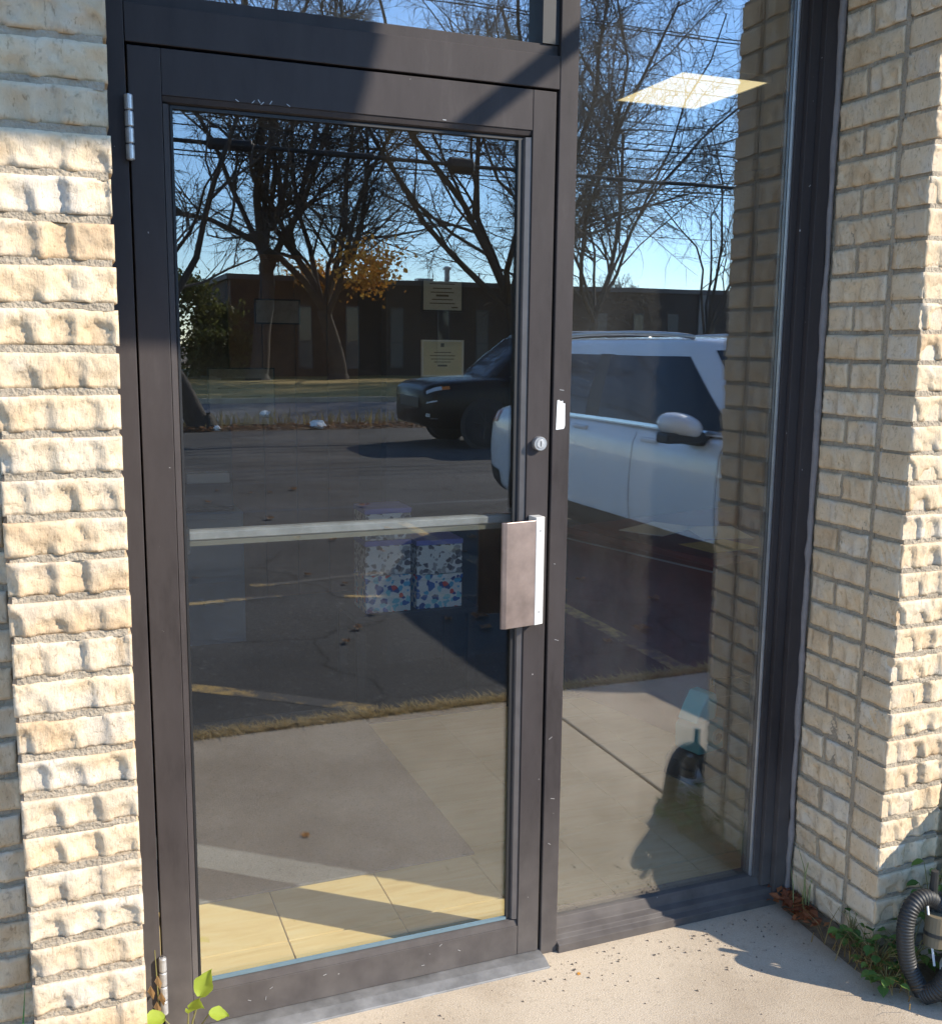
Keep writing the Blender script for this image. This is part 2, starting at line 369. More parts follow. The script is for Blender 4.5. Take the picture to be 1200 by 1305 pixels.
# ------------------------------------------------------------------ brickwork
rng = random.Random(7)
def brick_mesh(name, L, H, D, seed, style, deep=False):
    r = random.Random(seed); nx = max(10, int(L/.0052)); ny = 9
    n = max(1, round(L/.062)); g = []
    if style == 'wavy':
        ph = r.uniform(-.5, .2)
        for i in range(n+2):
            c = (i+ph+r.uniform(-.12, .12))/n
            g.append((c, r.uniform(.40, .56)/n, r.uniform(.45, 1.15), r.uniform(.0055, .0115) if deep else r.uniform(.003, .0066)))
    dents = [(r.random(), r.random(), r.uniform(.02, .05), r.uniform(.001, .004)) for _ in range(5 if style != 'smooth' else 1)]
    ns = [(r.uniform(8, 60), r.uniform(8, 40), r.uniform(0, 6)) for _ in range(5)]
    amp = {'wavy': .0012, 'rough': .0022, 'smooth': .0003}[style]
    def dep(u, v):
        d = 0
        for c, wd, top, a in g:
            q = (u-c)/wd; q = q*.85 if q < 0 else q*2.1
            if abs(q) < 1: d = max(d, a*(1-abs(q)**3)*(1-sstep(top-.30*q*q-.26, top-.30*q*q+.10, v)))
        for cu, cv, rr, a in dents:
            q = math.hypot((u-cu)*L, (v-cv)*H)/(rr*.5)
            if q < 1: d += a*(1-q)
        d += amp*sum(math.sin(a*u*L/.1+b*v*H/.1+p) for a, b, p in ns)/2
        e = min(u*L, (1-u)*L, v*H, (1-v)*H)
        d += .0025*max(0, 1-e/.004)**2
        return min(d, .0125 if deep else .0066)
    jit = [r.uniform(-.0016, .0016) for _ in range(8)]
    def P(i, j, back=False):
        u, v = i/nx, j/ny
        x = (u-.5)*L+(jit[0] if i == 0 else jit[1] if i == nx else 0); 
        z = (v-.5)*H+(jit[2+(i*4//(nx+1))] if j in (0, ny) else 0)
        return (x, D if back else dep(u, v), z)
    m = MB()
    idx = {}
    for j in range(ny+1):
        for i in range(nx+1): idx[i, j] = len(m.v); m.v.append(P(i, j))
    for j in range(ny):
        for i in range(nx): m.f.append((idx[i, j], idx[i+1, j], idx[i+1, j+1], idx[i, j+1]))
    loop = [(i, 0) for i in range(nx)]+[(nx, j) for j in range(ny)]+[(i, ny) for i in range(nx, 0, -1)]+[(0, j) for j in range(ny, 0, -1)]
    bk = []
    for (i, j) in loop: bk.append(len(m.v)); m.v.append(P(i, j, True))
    for k in range(len(loop)):
        k2 = (k+1) % len(loop); m.f.append((idx[loop[k]], bk[k], bk[k2], idx[loop[k2]]))
    me = m.mesh(name, BRICK, smooth=False)
    me.polygons.foreach_set('use_smooth', [True]*(nx*ny)+[False]*(len(me.polygons)-nx*ny))
    return me
PIT = .0705; JT = .0115; BH = PIT-JT
FULL = [brick_mesh('brick_full', .195, BH, .09, s, 'wavy') for s in range(14)]
FULLD = [brick_mesh('brick_deep', .195, BH, .09, 40+s, 'wavy', True) for s in range(18)]
HALFA = [brick_mesh('brick_half', .084, BH, .09, 100+s, 'wavy') for s in range(6)]
HALFB = [brick_mesh('brick_half', .0985, BH, .09, 200+s, 'wavy') for s in range(6)]
HEADS = [brick_mesh('brick_head', .098, BH, .09, 300+s, 'smooth') for s in range(4)]
HEADR = [brick_mesh('brick_head', .096, BH, .09, 400+s, 'rough') for s in range(5)]
def zc(k, j0): return j0-PIT*k-PIT/2      # centre of the course below joint k
LJ, RJ = 1.875, 1.860
def jitr(): return (rng.uniform(-.007, .007), rng.uniform(-.006, .006), rng.uniform(-.006, .006))
ZT = 2.56
def courses(j0): 
    k = -int((ZT-j0)/PIT); return range(k, int(j0/PIT))
def put(me, x, y, z, rz, parent):
    e = jitr(); pr = rng.uniform(-.003, .002)
    return inst('brick', me, (x+(pr if rz else 0), y+(0 if rz else pr), z), (e[0], e[1], rz+e[2]), parent)

pl = empty('brick_pilaster', (0, -.27, 0), label='slim sunlit cream brick pilaster beside the hinge side of the door', cat='pilaster')
pl.location = (0, 0, 0)
def mortar(parent, x0, x1, y1, j0, extra=None):
    m_ = MB(); m_.box(x0+.009, x1-.009, YP+.0145, y1, 0, ZT)
    for k in list(courses(j0)):
        zj = j0-PIT*k; m_.box(x0, x1, YP+.0045, YP+.1, zj-JT/2-.0008, zj+JT/2+.0008)
    if extra: m_.box(*extra)
    return m_.build('mortar', MORTAR, parent)
mortar(pl, -.089, .095, YW+.0055, LJ)
for k in courses(LJ):
    put(rng.choice(FULLD), .0025, YP, zc(k, LJ), 0, pl)
pr_ = empty('brick_pilaster', label='sunlit cream brick pilaster with smooth ends beside the window and hose', cat='pilaster')
mortar(pr_, XR+.006, 2.040, YW+.0075, RJ, (XR+.0065, XR+.03, -.2225, YW+.0076, 0, ZT))
for n, k in enumerate(courses(RJ)):
    z = zc(k, RJ)
    put(rng.choice(FULLD), XR+.099, YP, z, 0, pr_)
    # end of the pilaster seen in the reveal (head face, rotated to face -x)
    me = rng.choice(HEADS) if n % 2 else rng.choice(HEADR)
    put(me, XR+.0005, YP+.0545, z, -math.pi/2, pr_)
wl = empty('brick_wall', label='shaded brick wall behind the slim pilaster left of the door', cat='wall')
box('mortar', MORTAR, -1.3, .095, YW+.008, .045, 0, ZT, wl)
for n, k in enumerate(courses(LJ)):
    for q in range(6):
        x = -.094-.1-(q)*.2065+(0 if n % 2 else -.103)
        if x > -1.3: put(rng.choice(FULL), x, YW, zc(k, LJ), 0, wl)
    if n % 2 == 0: put(rng.choice(HALFA), -.094-.050, YW, zc(k, LJ), 0, wl)
wr = empty('brick_wall', label='brick jamb of the window opening in shade between frame and smooth-ended pilaster', cat='wall')
box('mortar', MORTAR, XR+.008, 3.9, YW+.008, .045, 0, ZT, wr)
for n, k in enumerate(courses(RJ)):
    z = zc(k, RJ)
    if n % 2: put(rng.choice(FULL), XR, -.1085, z, -math.pi/2, wr)
    else:
        put(rng.choice(HALFA), XR, -.052, z, -math.pi/2, wr); put(rng.choice(HALFB), XR, -.1565, z, -math.pi/2, wr)
    for q in range(4):
        x = 2.15+q*.2065+(0 if n % 2 else .103)
        put(rng.choice(FULL), x, YW, z, 0, wr)
# lintel and upper facade above the opening, out of the picture but it closes the building
up_ = tag(box('wall_upper', MORTAR, -1.3, 3.9, YW, .045, ZT+.002, 4.3), kind='structure')

# ------------------------------------------------------------------ interior shell
IWALL = mat('interior_wall_paint', (.11, .08, .06), .9, var=.08, scale=3)
WHW = mat('ceiling_tile', (.55, .53, .48), .9, var=.05, scale=6)
RX0, RX1, RY1, RZ = -.75, 4.6, 4.05, 2.75
iw = tag(box('wall_back', IWALL, RX0-.1, RX1+.1, RY1, RY1+.1, -.05, 3.0), kind='structure')
tag(box('wall_left', IWALL, RX0-.1, RX0, .05, RY1, -.05, 3.0), kind='structure')
tag(box('wall_right', IWALL, RX1, RX1+.1, .05, RY1, -.05, 3.0), kind='structure')
tag(box('wall_outer', MORTAR, 3.9, RX1+.1, YW, .045, -.05, 3.7), kind='structure')
cl = tag(box('ceiling', WHW, RX0, RX1, .05, RY1, RZ+.02, RZ+.12), kind='structure')
tag(box('roof', MORTAR, RX0-.6, RX1+.2, YW, RY1+.2, 3.71, 3.9), kind='structure')
# ceiling tiles
ct = MB().box(-.298, .298, -.298, .298, -.006, .01).mesh('ceiling_tile', WHW)
LIGHTS = {}
tag(box('wall_front_left', IWALL, RX0, .098, .047, .10, 0, RZ, None), kind='structure')
tag(box('wall_front_right', IWALL, XR+.002, RX1, .047, .10, 0, RZ, None), kind='structure')
tag(box('wall_front_top', IWALL, .1, XR, .112, .16, ZT-.05, RZ, None), kind='structure')
# floor tiles
fl = tag(box('interior_floor', mat('grout', (.20, .19, .17), .9), RX0, RX1, .10, RY1, -.05, -.006), kind='structure')
def tile_mat():
    m, t, b = nodes_of('floor_tile')
    tc = N(t, 'ShaderNodeTexCoord'); oi = N(t, 'ShaderNodeObjectInfo')
    mp = N(t, 'ShaderNodeMapping'); mp.inputs['Scale'].default_value = (2.5, 14, 1); mp.inputs['Rotation'].default_value = (0, 0, .25)
    ad = N(t, 'ShaderNodeVectorMath', operation='ADD'); cm = N(t, 'ShaderNodeCombineXYZ')
    ml = N(t, 'ShaderNodeMath', operation='MULTIPLY'); ml.inputs[1].default_value = 7; t.links.new(oi.outputs['Random'], ml.inputs[0])
    t.links.new(ml.outputs[0], cm.inputs[0]); t.links.new(ml.outputs[0], cm.inputs[1])
    t.links.new(tc.outputs['Object'], ad.inputs[0]); t.links.new(cm.outputs[0], ad.inputs[1]); t.links.new(ad.outputs[0], mp.inputs[0])
    n = N(t, 'ShaderNodeTexNoise'); n.inputs['Scale'].default_value = 2; n.inputs['Detail'].default_value = 6; n.inputs['Distortion'].default_value = .6
    t.links.new(mp.outputs[0], n.inputs[0])
    c = ramp(t, n.outputs[0], [(.3, (.74, .52, .22)), (.5, (.82, .62, .29)), (.75, (.86, .70, .38))])
    t.links.new(c, b.inputs['Base Color']); b.inputs['Roughness'].default_value = .35; b.inputs['Specular IOR Level'].default_value = .3
    return m
TILE = tile_mat(); tm = MB().box(-.1505, .1505, -.1505, .1505, -.006, 0).mesh('floor_tile', TILE)
for i in range(-4, 14):
    for j in range(-1, 13):
        x = .49+.305*i+.1525; y = .29+.305*j+.1525
        if RX0+.1 < x < RX1-.1 and .10 < y-.16 < 3.8 or (j == -1 and RX0+.1 < x < RX1-.1):
            if j == -1: inst('floor_tile', tm, (x, .2, 0), (0, 0, 0), fl, (1, .56, 1))
            else: inst('floor_tile', tm, (x, y, 0), (0, 0, 0), fl)

tag(box('dim_floor_sheet', mat('dim_floor_dark', (.025, .023, .022), .95, var=.3, scale=40), RX0+.02, RX1-.02, 1.72, RY1-.01, .0005, .008), kind='structure')  # dark sheet added to stand in for the dimness of the far floor
# ------------------------------------------------------------------ storefront frame
FX0, FX1 = XL+.002, XR-.012
DX0, DX1 = .154, 1.069
fr = empty('storefront_frame', label='dark bronze aluminium storefront frame with side window and transom', cat='window frame')
FD = .105                                        # frame depth
box('jamb', FRAME, FX0, DX0-.004, 0, FD, 0, 2.5, fr, .0015)
box('transom_bar', FRAME, DX0-.003, DX1+.0065, 0, FD, 2.104, 2.175, fr, .0015)
box('transom_bead', FRAME, DX0-.003, DX1+.0065, .012, .045, 2.1755, 2.20, fr, .0015)
box('mullion', FRAME, DX1+.007, 1.122, -.001, FD, 0, 2.5, fr, .002)
box('jamb', FRAME, 1.800, FX1, 0, FD, 0, 2.5, fr, .0015)
box('jamb_step', FRAME, 1.770, 1.7995, .018, FD, .045, 2.5, fr, .0015)
box('glazing_bead', FRAME, 1.752, 1.7695, .032, .09, .067, 2.5, fr, .001)
box('glazing_bead', ALU, 1.7475, 1.7517, .040, .0485, .068, 2.5, fr)
box('glazing_bead', FRAME, 1.1225, 1.134, .030, .09, .067, 2.5, fr, .001)
box('head', FRAME, FX0, FX1, -.0015, FD+.002, 2.5005, 2.56, fr, .0015)
sp = MB(); sp.prism([(-.012, -.001), (-.012, .022), (.006, .026), (.010, .038), (.030, .042), (.034, .054), (.040, .068), (.09, .068), (.09, -.001)], 1.1225, 1.7995, 0)
box('door_stop', GASKET, DX0-.002, DX1+.006, .06, .10, 2.0995, 2.1035, fr)
sp.build('sill', FRAME, fr, .0015)
box('window_pane', WINGLASS, 1.128, 1.760, .050, .0565, .062, 2.5, fr)
tp = box('transom_pane', WINGLASS, DX0+.03, DX1-.02, .046, .0525, 2.190, 2.5, fr)
box('transom_side', GASKET, DX1-.034, DX1+.0062, .008, .09, 2.2005, 2.5, fr)
box('transom_side', FRAME, DX0-.003, DX0+.032, .012, .09, 2.2005, 2.5, fr)
# sealant beads, hand-run and wavy
def bead(x, y, z0, z1, seed, rr=.006):
    r = random.Random(seed); pts = []; rad = []
    n = 60
    for i in range(n+1):
        pts.append((x+r.uniform(-.0016, .0016), y+r.uniform(-.001, .001), z0+(z1-z0)*i/n)); rad.append(rr*r.uniform(.7, 1.3))
    return MB().tube(pts, rad, 8).build('sealant_bead', CAULK, fr, smooth=True)
bead(XR-.006, -.003, 0, 2.5, 1, .0085); bead(XL+.003, .002, 0, 2.5, 2, .006)
MB().prism([(1.085, 1.343), (1.105, 1.345), (1.108, 1.352), (1.107, 1.405), (1.102, 1.404), (1.101, 1.411), (1.095, 1.409), (1.092, 1.413), (1.087, 1.412)], -.0022, -.0012, 1).build('paint_patch', WHITEP, fr)
for k, (xx, z) in enumerate([(1.098, 1.436), (1.09, .58), (1.1, .42), (1.094, .30), (1.1, .83), (1.09, 1.02)]):
    a = rng.uniform(-.8, .8); l = rng.uniform(.004, .012)
    MB().box(-l/2, l/2, -.0003, .0003, -.0006, .0006).build('scratch', STEEL, fr, loc=(xx, -.0015, z)).rotation_euler = (0, a, 0)

# ------------------------------------------------------------------ door
dr = empty('glass_door', label='bronze framed glass entrance door with push bar and pull handle', cat='door')
Y0, Y1 = .001, .046
SL, SR = .222, 1.020
box('stile', FRAME, DX0, SL-.006, Y0, Y1, .014, 2.0985, dr, .0015)
box('stile', FRAME, SR-.014+.006, DX1, Y0, Y1, .014, 2.0985, dr, .0015)
box('top_rail', FRAME, SL-.0055, SR-.0085, Y0+.0008, Y1, 2.012, 2.0985, dr, .001)
box('bottom_rail', FRAME, SL-.0055, SR-.0085, Y0+.0008, Y1, .014, .092, dr, .001)
GL, GR, GB, GT = SL+.010, SR-.026, .112, 1.997
def slope_bead(x0, x1, z0, z1, side):
    # bead that slopes from the frame face back to the glass
    m_ = MB(); a, b = Y0+.003, .019
    if side == 'L': m_.prism([(x0, a), (x1-.004, a+.004), (x1, b), (x0, b)], z0, z1, 2)
    if side == 'R': m_.prism([(x1, a), (x0+.004, a+.004), (x0, b), (x1, b)], z0, z1, 2)
    if side == 'T': m_.prism([(a, z1), (a+.004, z0+.004), (b, z0), (b, z1)], x0, x1, 0)
    if side == 'B': m_.prism([(a, z0), (a+.004, z1-.004), (b, z1), (b, z0)], x0, x1, 0)
    return m_
slope_bead(SL-.0045, GL, GB-.002, GT, 'L').build('glazing_bead', FRAME, dr)
slope_bead(GR, SR-.0095, GB-.002, GT, 'R').build('glazing_bead', mat('bead_metal', (.12, .108, .104), .4, metal=.2, var=.15, scale=14), dr)
slope_bead(SL-.0045, SR-.0095, GT+.0005, 2.0115, 'T').build('glazing_bead', FRAME, dr)
slope_bead(SL-.0045, SR-.0095, .0925, GB-.0025, 'B').build('glazing_bead', FRAME, dr)
for nm, a in (('gasket', (GL, GL+.005, .0145, .022, GB, GT)), ('gasket', (GR-.010, GR, .0145, .022, GB, GT)), ('gasket', (GL+.0052, GR-.0102, .0148, .022, GT-.006, GT)), ):
    box(nm, GASKET, *a, dr)
box('gasket', mat('blue_grey_gasket', (.12, .18, .21), .35, var=.1), GL+.0052, GR-.0102, .0125, .022, GB-.002, GB+.004, dr)
box('door_pane', DOORGLASS, SL-.002, SR-.016, .0235, .0295, .095, 2.008, dr)
for nm, a in (('inner_bead', (SL-.0055, GL, .031, Y1-.001, .0925, 2.0115)), ('inner_bead', (GR, SR-.0085, .031, Y1-.001, .0925, 2.0115))): box(nm, FRAME, *a, dr)
# hinges: stacked knuckles on a pin
for zb, zt, tip in ((1.883, 2.006, False), (.068, .205, True)):
    h = MB().lathe([(.0035, zb), (.0035, zt)], 10, (DX0-.001, -.009, 0)).build('hinge', STEEL, dr)
    n = 4; hh = (zt-zb)/n
    for k in range(n):
        z0 = zb+k*hh
        MB().lathe([(.0072, z0+.0012), (.0082, z0+.003), (.0082, z0+hh-.003), (.0072, z0+hh-.0012)], 14, (DX0-.001, -.009, 0)).build('knuckle', STEEL, h, smooth=False)
    box('hinge_leaf', FRAME, DX0-.0035, DX0+.0015, -.008, .0005, zb, zt, h)
# lock cylinder
lk = MB().lathe([(.0155, -.013), (.0165, -.011), (.0165, .001)], 28, (1.041, 0, 1.312), axis=1).build('lock_cylinder', ALU, dr)
MB().lathe([(.010, -.0142), (.0105, -.0131)], 20, (1.041, 0, 1.312), axis=1).build('plug', STEEL, lk)
box('key_slot', GASKET, 1.0402, 1.0418, -.0148, -.0141, 1.306, 1.318, lk)
# pull handle: base strip on the stile and a wing plate reaching over the glass
ph = empty('pull_handle'); ph.parent = dr
bs = MB().prism([(1.020, .0005), (1.020, -.036), (1.022, -.040), (1.045, -.0335), (1.047, -.031), (1.047, .0005)], .884, 1.142, 2).build('base_strip', mat('polished_aluminium', (.74, .72, .68), .32, metal=.3, var=.08, scale=14), ph, .001)
for z in (.915, 1.11): MB().lathe([(.0028, -.0375), (.0034, -.036)], 12, (1.033, 0, z), axis=1).build('screw', STEEL, bs)
wp = MB(); wp.prism([(1.0225, -.0385), (.942, -.0525), (.932, -.0495), (.930, -.0445), (.933, -.044), (.942, -.048), (1.0225, -.034)], .884, 1.136, 2)
wp.build('wing_plate', PULL, ph, .002)
# push bar on the inside
pb = empty('push_bar'); pb.parent = dr
bar = MB(); bar.prism([(.054, 1.117), (.052, 1.119), (.052, 1.134), (.058, 1.138), (.078, 1.138), (.078, 1.117)], .247, 1.012, 0)
bar.build('bar', mat('bar_metal', (.30, .30, .295), .42, metal=.4, var=.25, scale=16), pb, .0008)
box('bar_reflection', mat('olive_strip', (.12, .115, .09), .4, var=.1), .247, 1.012, .056, .074, 1.104, 1.1165, pb)  # olive strip painted as the reflection under the push bar
for x in (.2475, 1.013): box('end_cap', GASKET if x < .5 else mat('grey_plastic', (.09, .10, .11), .5), x if x > .5 else x-.022, x+.02 if x > .5 else x-.001, .047, .113, 1.088, 1.143, pb)
# scratches on glass edge paint
for k in range(14):
    x = rng.uniform(.3, .98); z = rng.choice([rng.uniform(.03, .085), rng.uniform(2.0125, 2.018)])
    o = MB().box(-.004, .004, -.0003, .0003, -.0006, .0006).build('scratch', STEEL, dr, loc=(x, .0012, z)); o.rotation_euler = (0, rng.uniform(-1.5, 1.5), 0)
# threshold
th = tag(MB().prism([(-.062, -.001), (-.060, .004), (-.03, .012), (.09, .013), (.10, .013), (.10, -.001)], DX0-.002, DX1+.006, 0).build('threshold', mat('dull_aluminium', (.20, .195, .188), .55, metal=.35, var=.35, scale=14), None, .001), 'dull silver aluminium threshold strip under the glass door', 'threshold')

# ------------------------------------------------------------------ interior things
mt = tag(box('door_mat', ground_mat('mat_fibre', (.14, .152, .165), (.23, .245, .262), 1.2, 300, 1., stainscale=4), .13, 1.115, .545, 1.95, .0005, .009, None, .003), 'dark grey rectangular entrance mat on the cream tiles', 'mat')
LIT = mat('lit_diffuser', (.9, .85, .7), .6, emit=(1., .80, .42, .42))
def panel(x0, x1, y0, y1, lab):
    e = empty('ceiling_light', ((x0+x1)/2, (y0+y1)/2, RZ), label=lab, cat='ceiling light', group='flat ceiling light panels')
    a, b = (x1-x0)/2, (y1-y0)/2
    MB().box(-a+.012, a-.012, -b+.012, b-.012, -.004, .004).build('diffuser', LIT, e)
    m_ = MB(); m_.box(-a, a, -b, -b+.0118, -.008, .018); m_.box(-a, a, b-.0118, b, -.008, .018); m_.box(-a, -a+.0118, -b+.0119, b-.0119, -.008, .018); m_.box(a-.0118, a, -b+.0119, b-.0119, -.008, .018)
    m_.build('trim', WHITEP, e); return e
panel(2.62, 3.10, 1.93, 2.54, 'lit cream ceiling light panel above the desk')
panel(.72, 1.80, 1.82, 2.40, 'long lit ceiling light panel seen through the transom')
MAHO = mat('dark_mahogany', (.16, .030, .027), .35, var=.35, scale=6)
dk = empty('desk', (2.17, 1.44, 0), .248, label='dark maroon desk with papers behind the side window', cat='desk')
MB().box(-.01, 1.25, -.43, .43, .722, .752).build('top', MAHO, dk, .004)
MB().box(-.014, -.0105, -.43, .43, .700, .7065).build('trim_highlight', mat('pale_trim_highlight', (.34, .31, .36), .4), dk)  # pale strip paints the highlight along the desk edge trim
for x in (.005, 1.2): MB().box(x, x+.03, -.415, .415, .0005, .7215).build('side_panel', MAHO, dk, .002)
MB().box(.0355, 1.1995, .38, .40, .12, .7215).build('modesty_panel', MAHO, dk)
d_ = MB().box(.75, 1.19, -.40, .37, .1, .7215).build('drawer_unit', MAHO, dk, .002)
for k in range(3): MB().box(.76, 1.18, -.415, -.401, .12+k*.2, .3+k*.2).build('drawer_front', MAHO, d_, .002)
PAPER = mat('paper', (.88, .87, .82), .8, var=.03)
for (x, y, rz, c, lab, ww, hh) in [(2.42, 1.66, .5, PAPER, 'white sheets of paper lying on the dark desk', .30, .215), (2.62, 1.50, -.3, PAPER, 'second white sheet on the desk beside the window', .22, .30), (2.44, 1.235, .15, mat('yellow_folder', (.62, .50, .16), .7, var=.1), 'yellow folder lying at the near desk edge', .24, .20)]:
    m_ = MB().box(-ww/2, ww/2, -hh/2, hh/2, .0005, .003); o = m_.build('paper' if c is PAPER else 'folder', c, None, loc=(x, y, .752)); o.rotation_euler = (0, 0, rz); tag(o, lab, 'paper' if c is PAPER else 'folder')
# carpet cleaner with teal top
TEAL = mat('teal_plastic', (.20, .78, .88), .35); DTEAL = mat('dark_teal_plastic', (.12, .46, .50), .35); BLK = mat('black_plastic', (.015, .015, .016), .4)
cc = empty('carpet_cleaner', (2.10, .83, 0), .25, label='small carpet cleaner with pale teal top and black base on the tiles', cat='cleaner')
MB().prism([(-.10, 0), (-.09, .07), (-.05, .10), (.08, .10), (.10, .06), (.10, 0)], -.075, .075, 1).build('base', BLK, cc, .012)
MB().prism([(-.055, .1005), (-.06, .19), (-.03, .215), (.07, .215), (.075, .1005)], -.06, .06, 1).build('body', DTEAL, cc, .008)
MB().prism([(-.065, .2155), (-.035, .27), (-.005, .315), (.035, .315), (.05, .28), (.04, .2155)], -.045, .045, 1).build('tank_lid', TEAL, cc, .007)
MB().lathe([(.028, -.003), (.03, .0), (.026, .004), (.012, .004)], 20, (.035, -.062, .155), axis=1).build('dial', mat('pale_green_plastic', (.35, .42, .34), .4), cc)
MB().lathe([(.014, -.006), (.014, .002)], 14, (.035, -.065, .155), axis=1).build('knob', BLK, cc)
MB().box(.052, .066, -.02, .0, .10, .33).build('handle_post', BLK, cc, .002)
for y in (-.018, -.004): MB().box(.053, .058, y, y+.004, .3305, .355).build('prong', STEEL, cc)
# cabinet with printer
GREYB = mat('blue_grey_metal', (.20, .25, .31), .45, var=.06, scale=5)
cb = empty('filing_cabinet', (.69, 3.35, 0), label='blue grey metal filing cabinet carrying the printer', cat='cabinet')
MB().box(-.16, .16, -.27, .27, 0, .69).build('case', GREYB, cb, .004)
for k in range(2):
    d_ = MB().box(-.15, .15, -.284, -.2705, .03+k*.33, .33+k*.33).build('drawer', GREYB, cb, .003)
    MB().box(-.05, .05, -.297, -.2845, .22+k*.33, .235+k*.33).build('handle', ALU, d_, .002)
pr = empty('printer', (.68, 3.30, .69), label='grey desktop printer on top of the filing cabinet', cat='printer')
MB().prism([(-.18, 0), (-.18, .09), (-.12, .15), (.18, .15), (.18, 0)], -.13, .13, 0).build('body', mat('printer_grey', (.10, .09, .095), .4), pr, .008)
MB().box(-.12, .12, -.24, -.1805, .02, .03).build('paper_tray', BLK, pr, .002)
MB().box(-.105, .105, -.235, -.15, .155, .205).build('paper_stack', mat('paper_grey', (.50, .52, .56), .8), pr, .003)
# patterned boxes
def pattern_mat(name, stops, scale):
    m, t, b = nodes_of(name); tc = N(t, 'ShaderNodeTexCoord')
    v = N(t, 'ShaderNodeTexVoronoi'); v.inputs['Scale'].default_value = scale; v.inputs['Randomness'].default_value = .9
    dn = N(t, 'ShaderNodeTexNoise'); dn.inputs['Scale'].default_value = 30; dn.inputs['Detail'].default_value = 2; t.links.new(tc.outputs['Object'], dn.inputs[0])
    vm = N(t, 'ShaderNodeVectorMath', operation='MULTIPLY_ADD'); vm.inputs[1].default_value = (.035, .035, .035); t.links.new(dn.outputs['Color'], vm.inputs[0]); t.links.new(tc.outputs['Object'], vm.inputs[2])
    t.links.new(vm.outputs[0], v.inputs[0])
    sep = N(t, 'ShaderNodeSeparateColor'); t.links.new(v.outputs['Color'], sep.inputs[0])
    c = ramp(t, sep.outputs[0], stops)
    for el in t.nodes:
        if el.type == 'VALTORGB': el.color_ramp.interpolation = 'CONSTANT'
    f = ramp(t, v.outputs['Distance'], [(.46, (0, 0, 0)), (.54, (1, 1, 1))])
    c = mix(t, f, c, (.88, .89, .9)); t.links.new(c, b.inputs['Base Color']); b.inputs['Roughness'].default_value = .5
    return m
PB = pattern_mat('blue_floral_print', [(0, (.03, .14, .48)), (.3, (.08, .45, .75)), (.5, (.75, .07, .05)), (.65, (.25, .65, .78)), (.85, (.02, .06, .3))], 34)
PG = pattern_mat('grey_floral_print', [(0, (.10, .09, .11)), (.3, (.25, .24, .27)), (.55, (.12, .09, .09)), (.75, (.4, .4, .42))], 40)
PV = mat('violet_card', (.20, .20, .60), .6, var=.12, scale=10)
def gift(x0, x1, z0, z1, body, lab, lidm):
    e = empty('tissue_box', ((x0+x1)/2, 2.09, z0), label=lab, cat='box', group='printed boxes stacked on the low table')
    a = (x1-x0)/2-.004; h = z1-z0
    MB().box(-a, a, -.09, .09, 0, h-.025).build('carton', body, e, .004)
    MB().box(-a-.003, a+.003, -.092, .092, h-.0248, h-.002).build('lid', lidm, e, .003); return e
lt = empty('low_table', (1.40, 2.12, 0), label='low dark table carrying the printed boxes', cat='table')
MB().box(-.27, .30, -.16, .2, .365, .39).build('table_top', mat('black_wood', (.03, .022, .02), .5), lt, .003)
for x in (-.24, .27):
    for y in (-.13, .17): MB().box(x-.018, x+.018, y-.018, y+.018, .0085, .3645).build('leg', MATS['black_wood'], lt)
gift(1.184, 1.396, .39, .556, PB, 'blue floral box at the bottom of the taller stack', PB)
gift(1.184, 1.396, .556, .71, PG, 'grey floral box in the middle of the taller stack', PV)
gift(1.184, 1.396, .71, .85, PG, 'violet topped box on top of the taller stack', PV)
gift(1.416, 1.636, .39, .545, PB, 'blue and red floral box below in the shorter stack', PB)
gift(1.416, 1.636, .545, .70, PG, 'grey floral box on top of the shorter stack', PV)
# wall hangings
tag(box('wall_partition', mat('dark_partition_paint', (.05, .042, .04), .85, var=.1, scale=3), 1.42, 2.05, 2.45, 2.53, .0085, RZ-.01), kind='structure')
def framed(x0, x1, z0, z1, y, lab, cat, paper, lines, fm):
    e = empty('certificate' if lines else 'poster', ((x0+x1)/2, y, z0), label=lab, cat=cat); wd, h = x1-x0, z1-z0
    s_ = MB().box(-wd/2+.008, wd/2-.008, -.006, 0, .008, h-.008).build('sheet', paper, e)
    m_ = MB(); m_.box(-wd/2, wd/2, -.014, 0, 0, .0078); m_.box(-wd/2, wd/2, -.014, 0, h-.0078, h); m_.box(-wd/2, -wd/2+.0078, -.014, 0, .0079, h-.0079); m_.box(wd/2-.0078, wd/2, -.014, 0, .0079, h-.0079)
    m_.build('frame', fm, e)
    for (cx, cz, lw, lh) in lines: MB().box((cx-lw/2)*wd, (cx+lw/2)*wd, -.0072, -.0062, (cz-lh/2)*h, (cz+lh/2)*h).build('print_line', mat('ink', (.14, .12, .08), .8), s_)
    return e
CERT = mat('cert_paper', (.80, .73, .50), .7, var=.06, scale=8, emit=None); CERT2 = mat('cert_paper_grey', (.52, .51, .45), .7, var=.08)
framed(1.588, 1.796, 1.695, 1.844, 2.449, 'framed grey certificate with dense print, the higher of two', 'certificate', CERT2, [(0, .86, .6, .03), (0, .72, .45, .03), (0, .6, .55, .03), (0, .5, .3, .06), (0, .38, .5, .03), (0, .26, .6, .03), (.3, .14, .15, .04)], BLK)
framed(1.589, 1.799, 1.394, 1.565, 2.449, 'cream certificate with a small crest, the lower of two', 'certificate', CERT, [(0, .86, .08, .10), (0, .66, .4, .02), (0, .57, .6, .02), (0, .48, .55, .02), (0, .40, .4, .02), (0, .30, .22, .05)], PAPER)
framed(.81, 1.20, 1.06, 1.40, RY1-.001, 'grey notice sheet pinned low on the back wall', 'poster', mat('grey_notice', (.36, .34, .30), .8, var=.1), [(0, .8, .6, .03), (0, .65, .7, .02), (0, .5, .6, .02)], BLK)
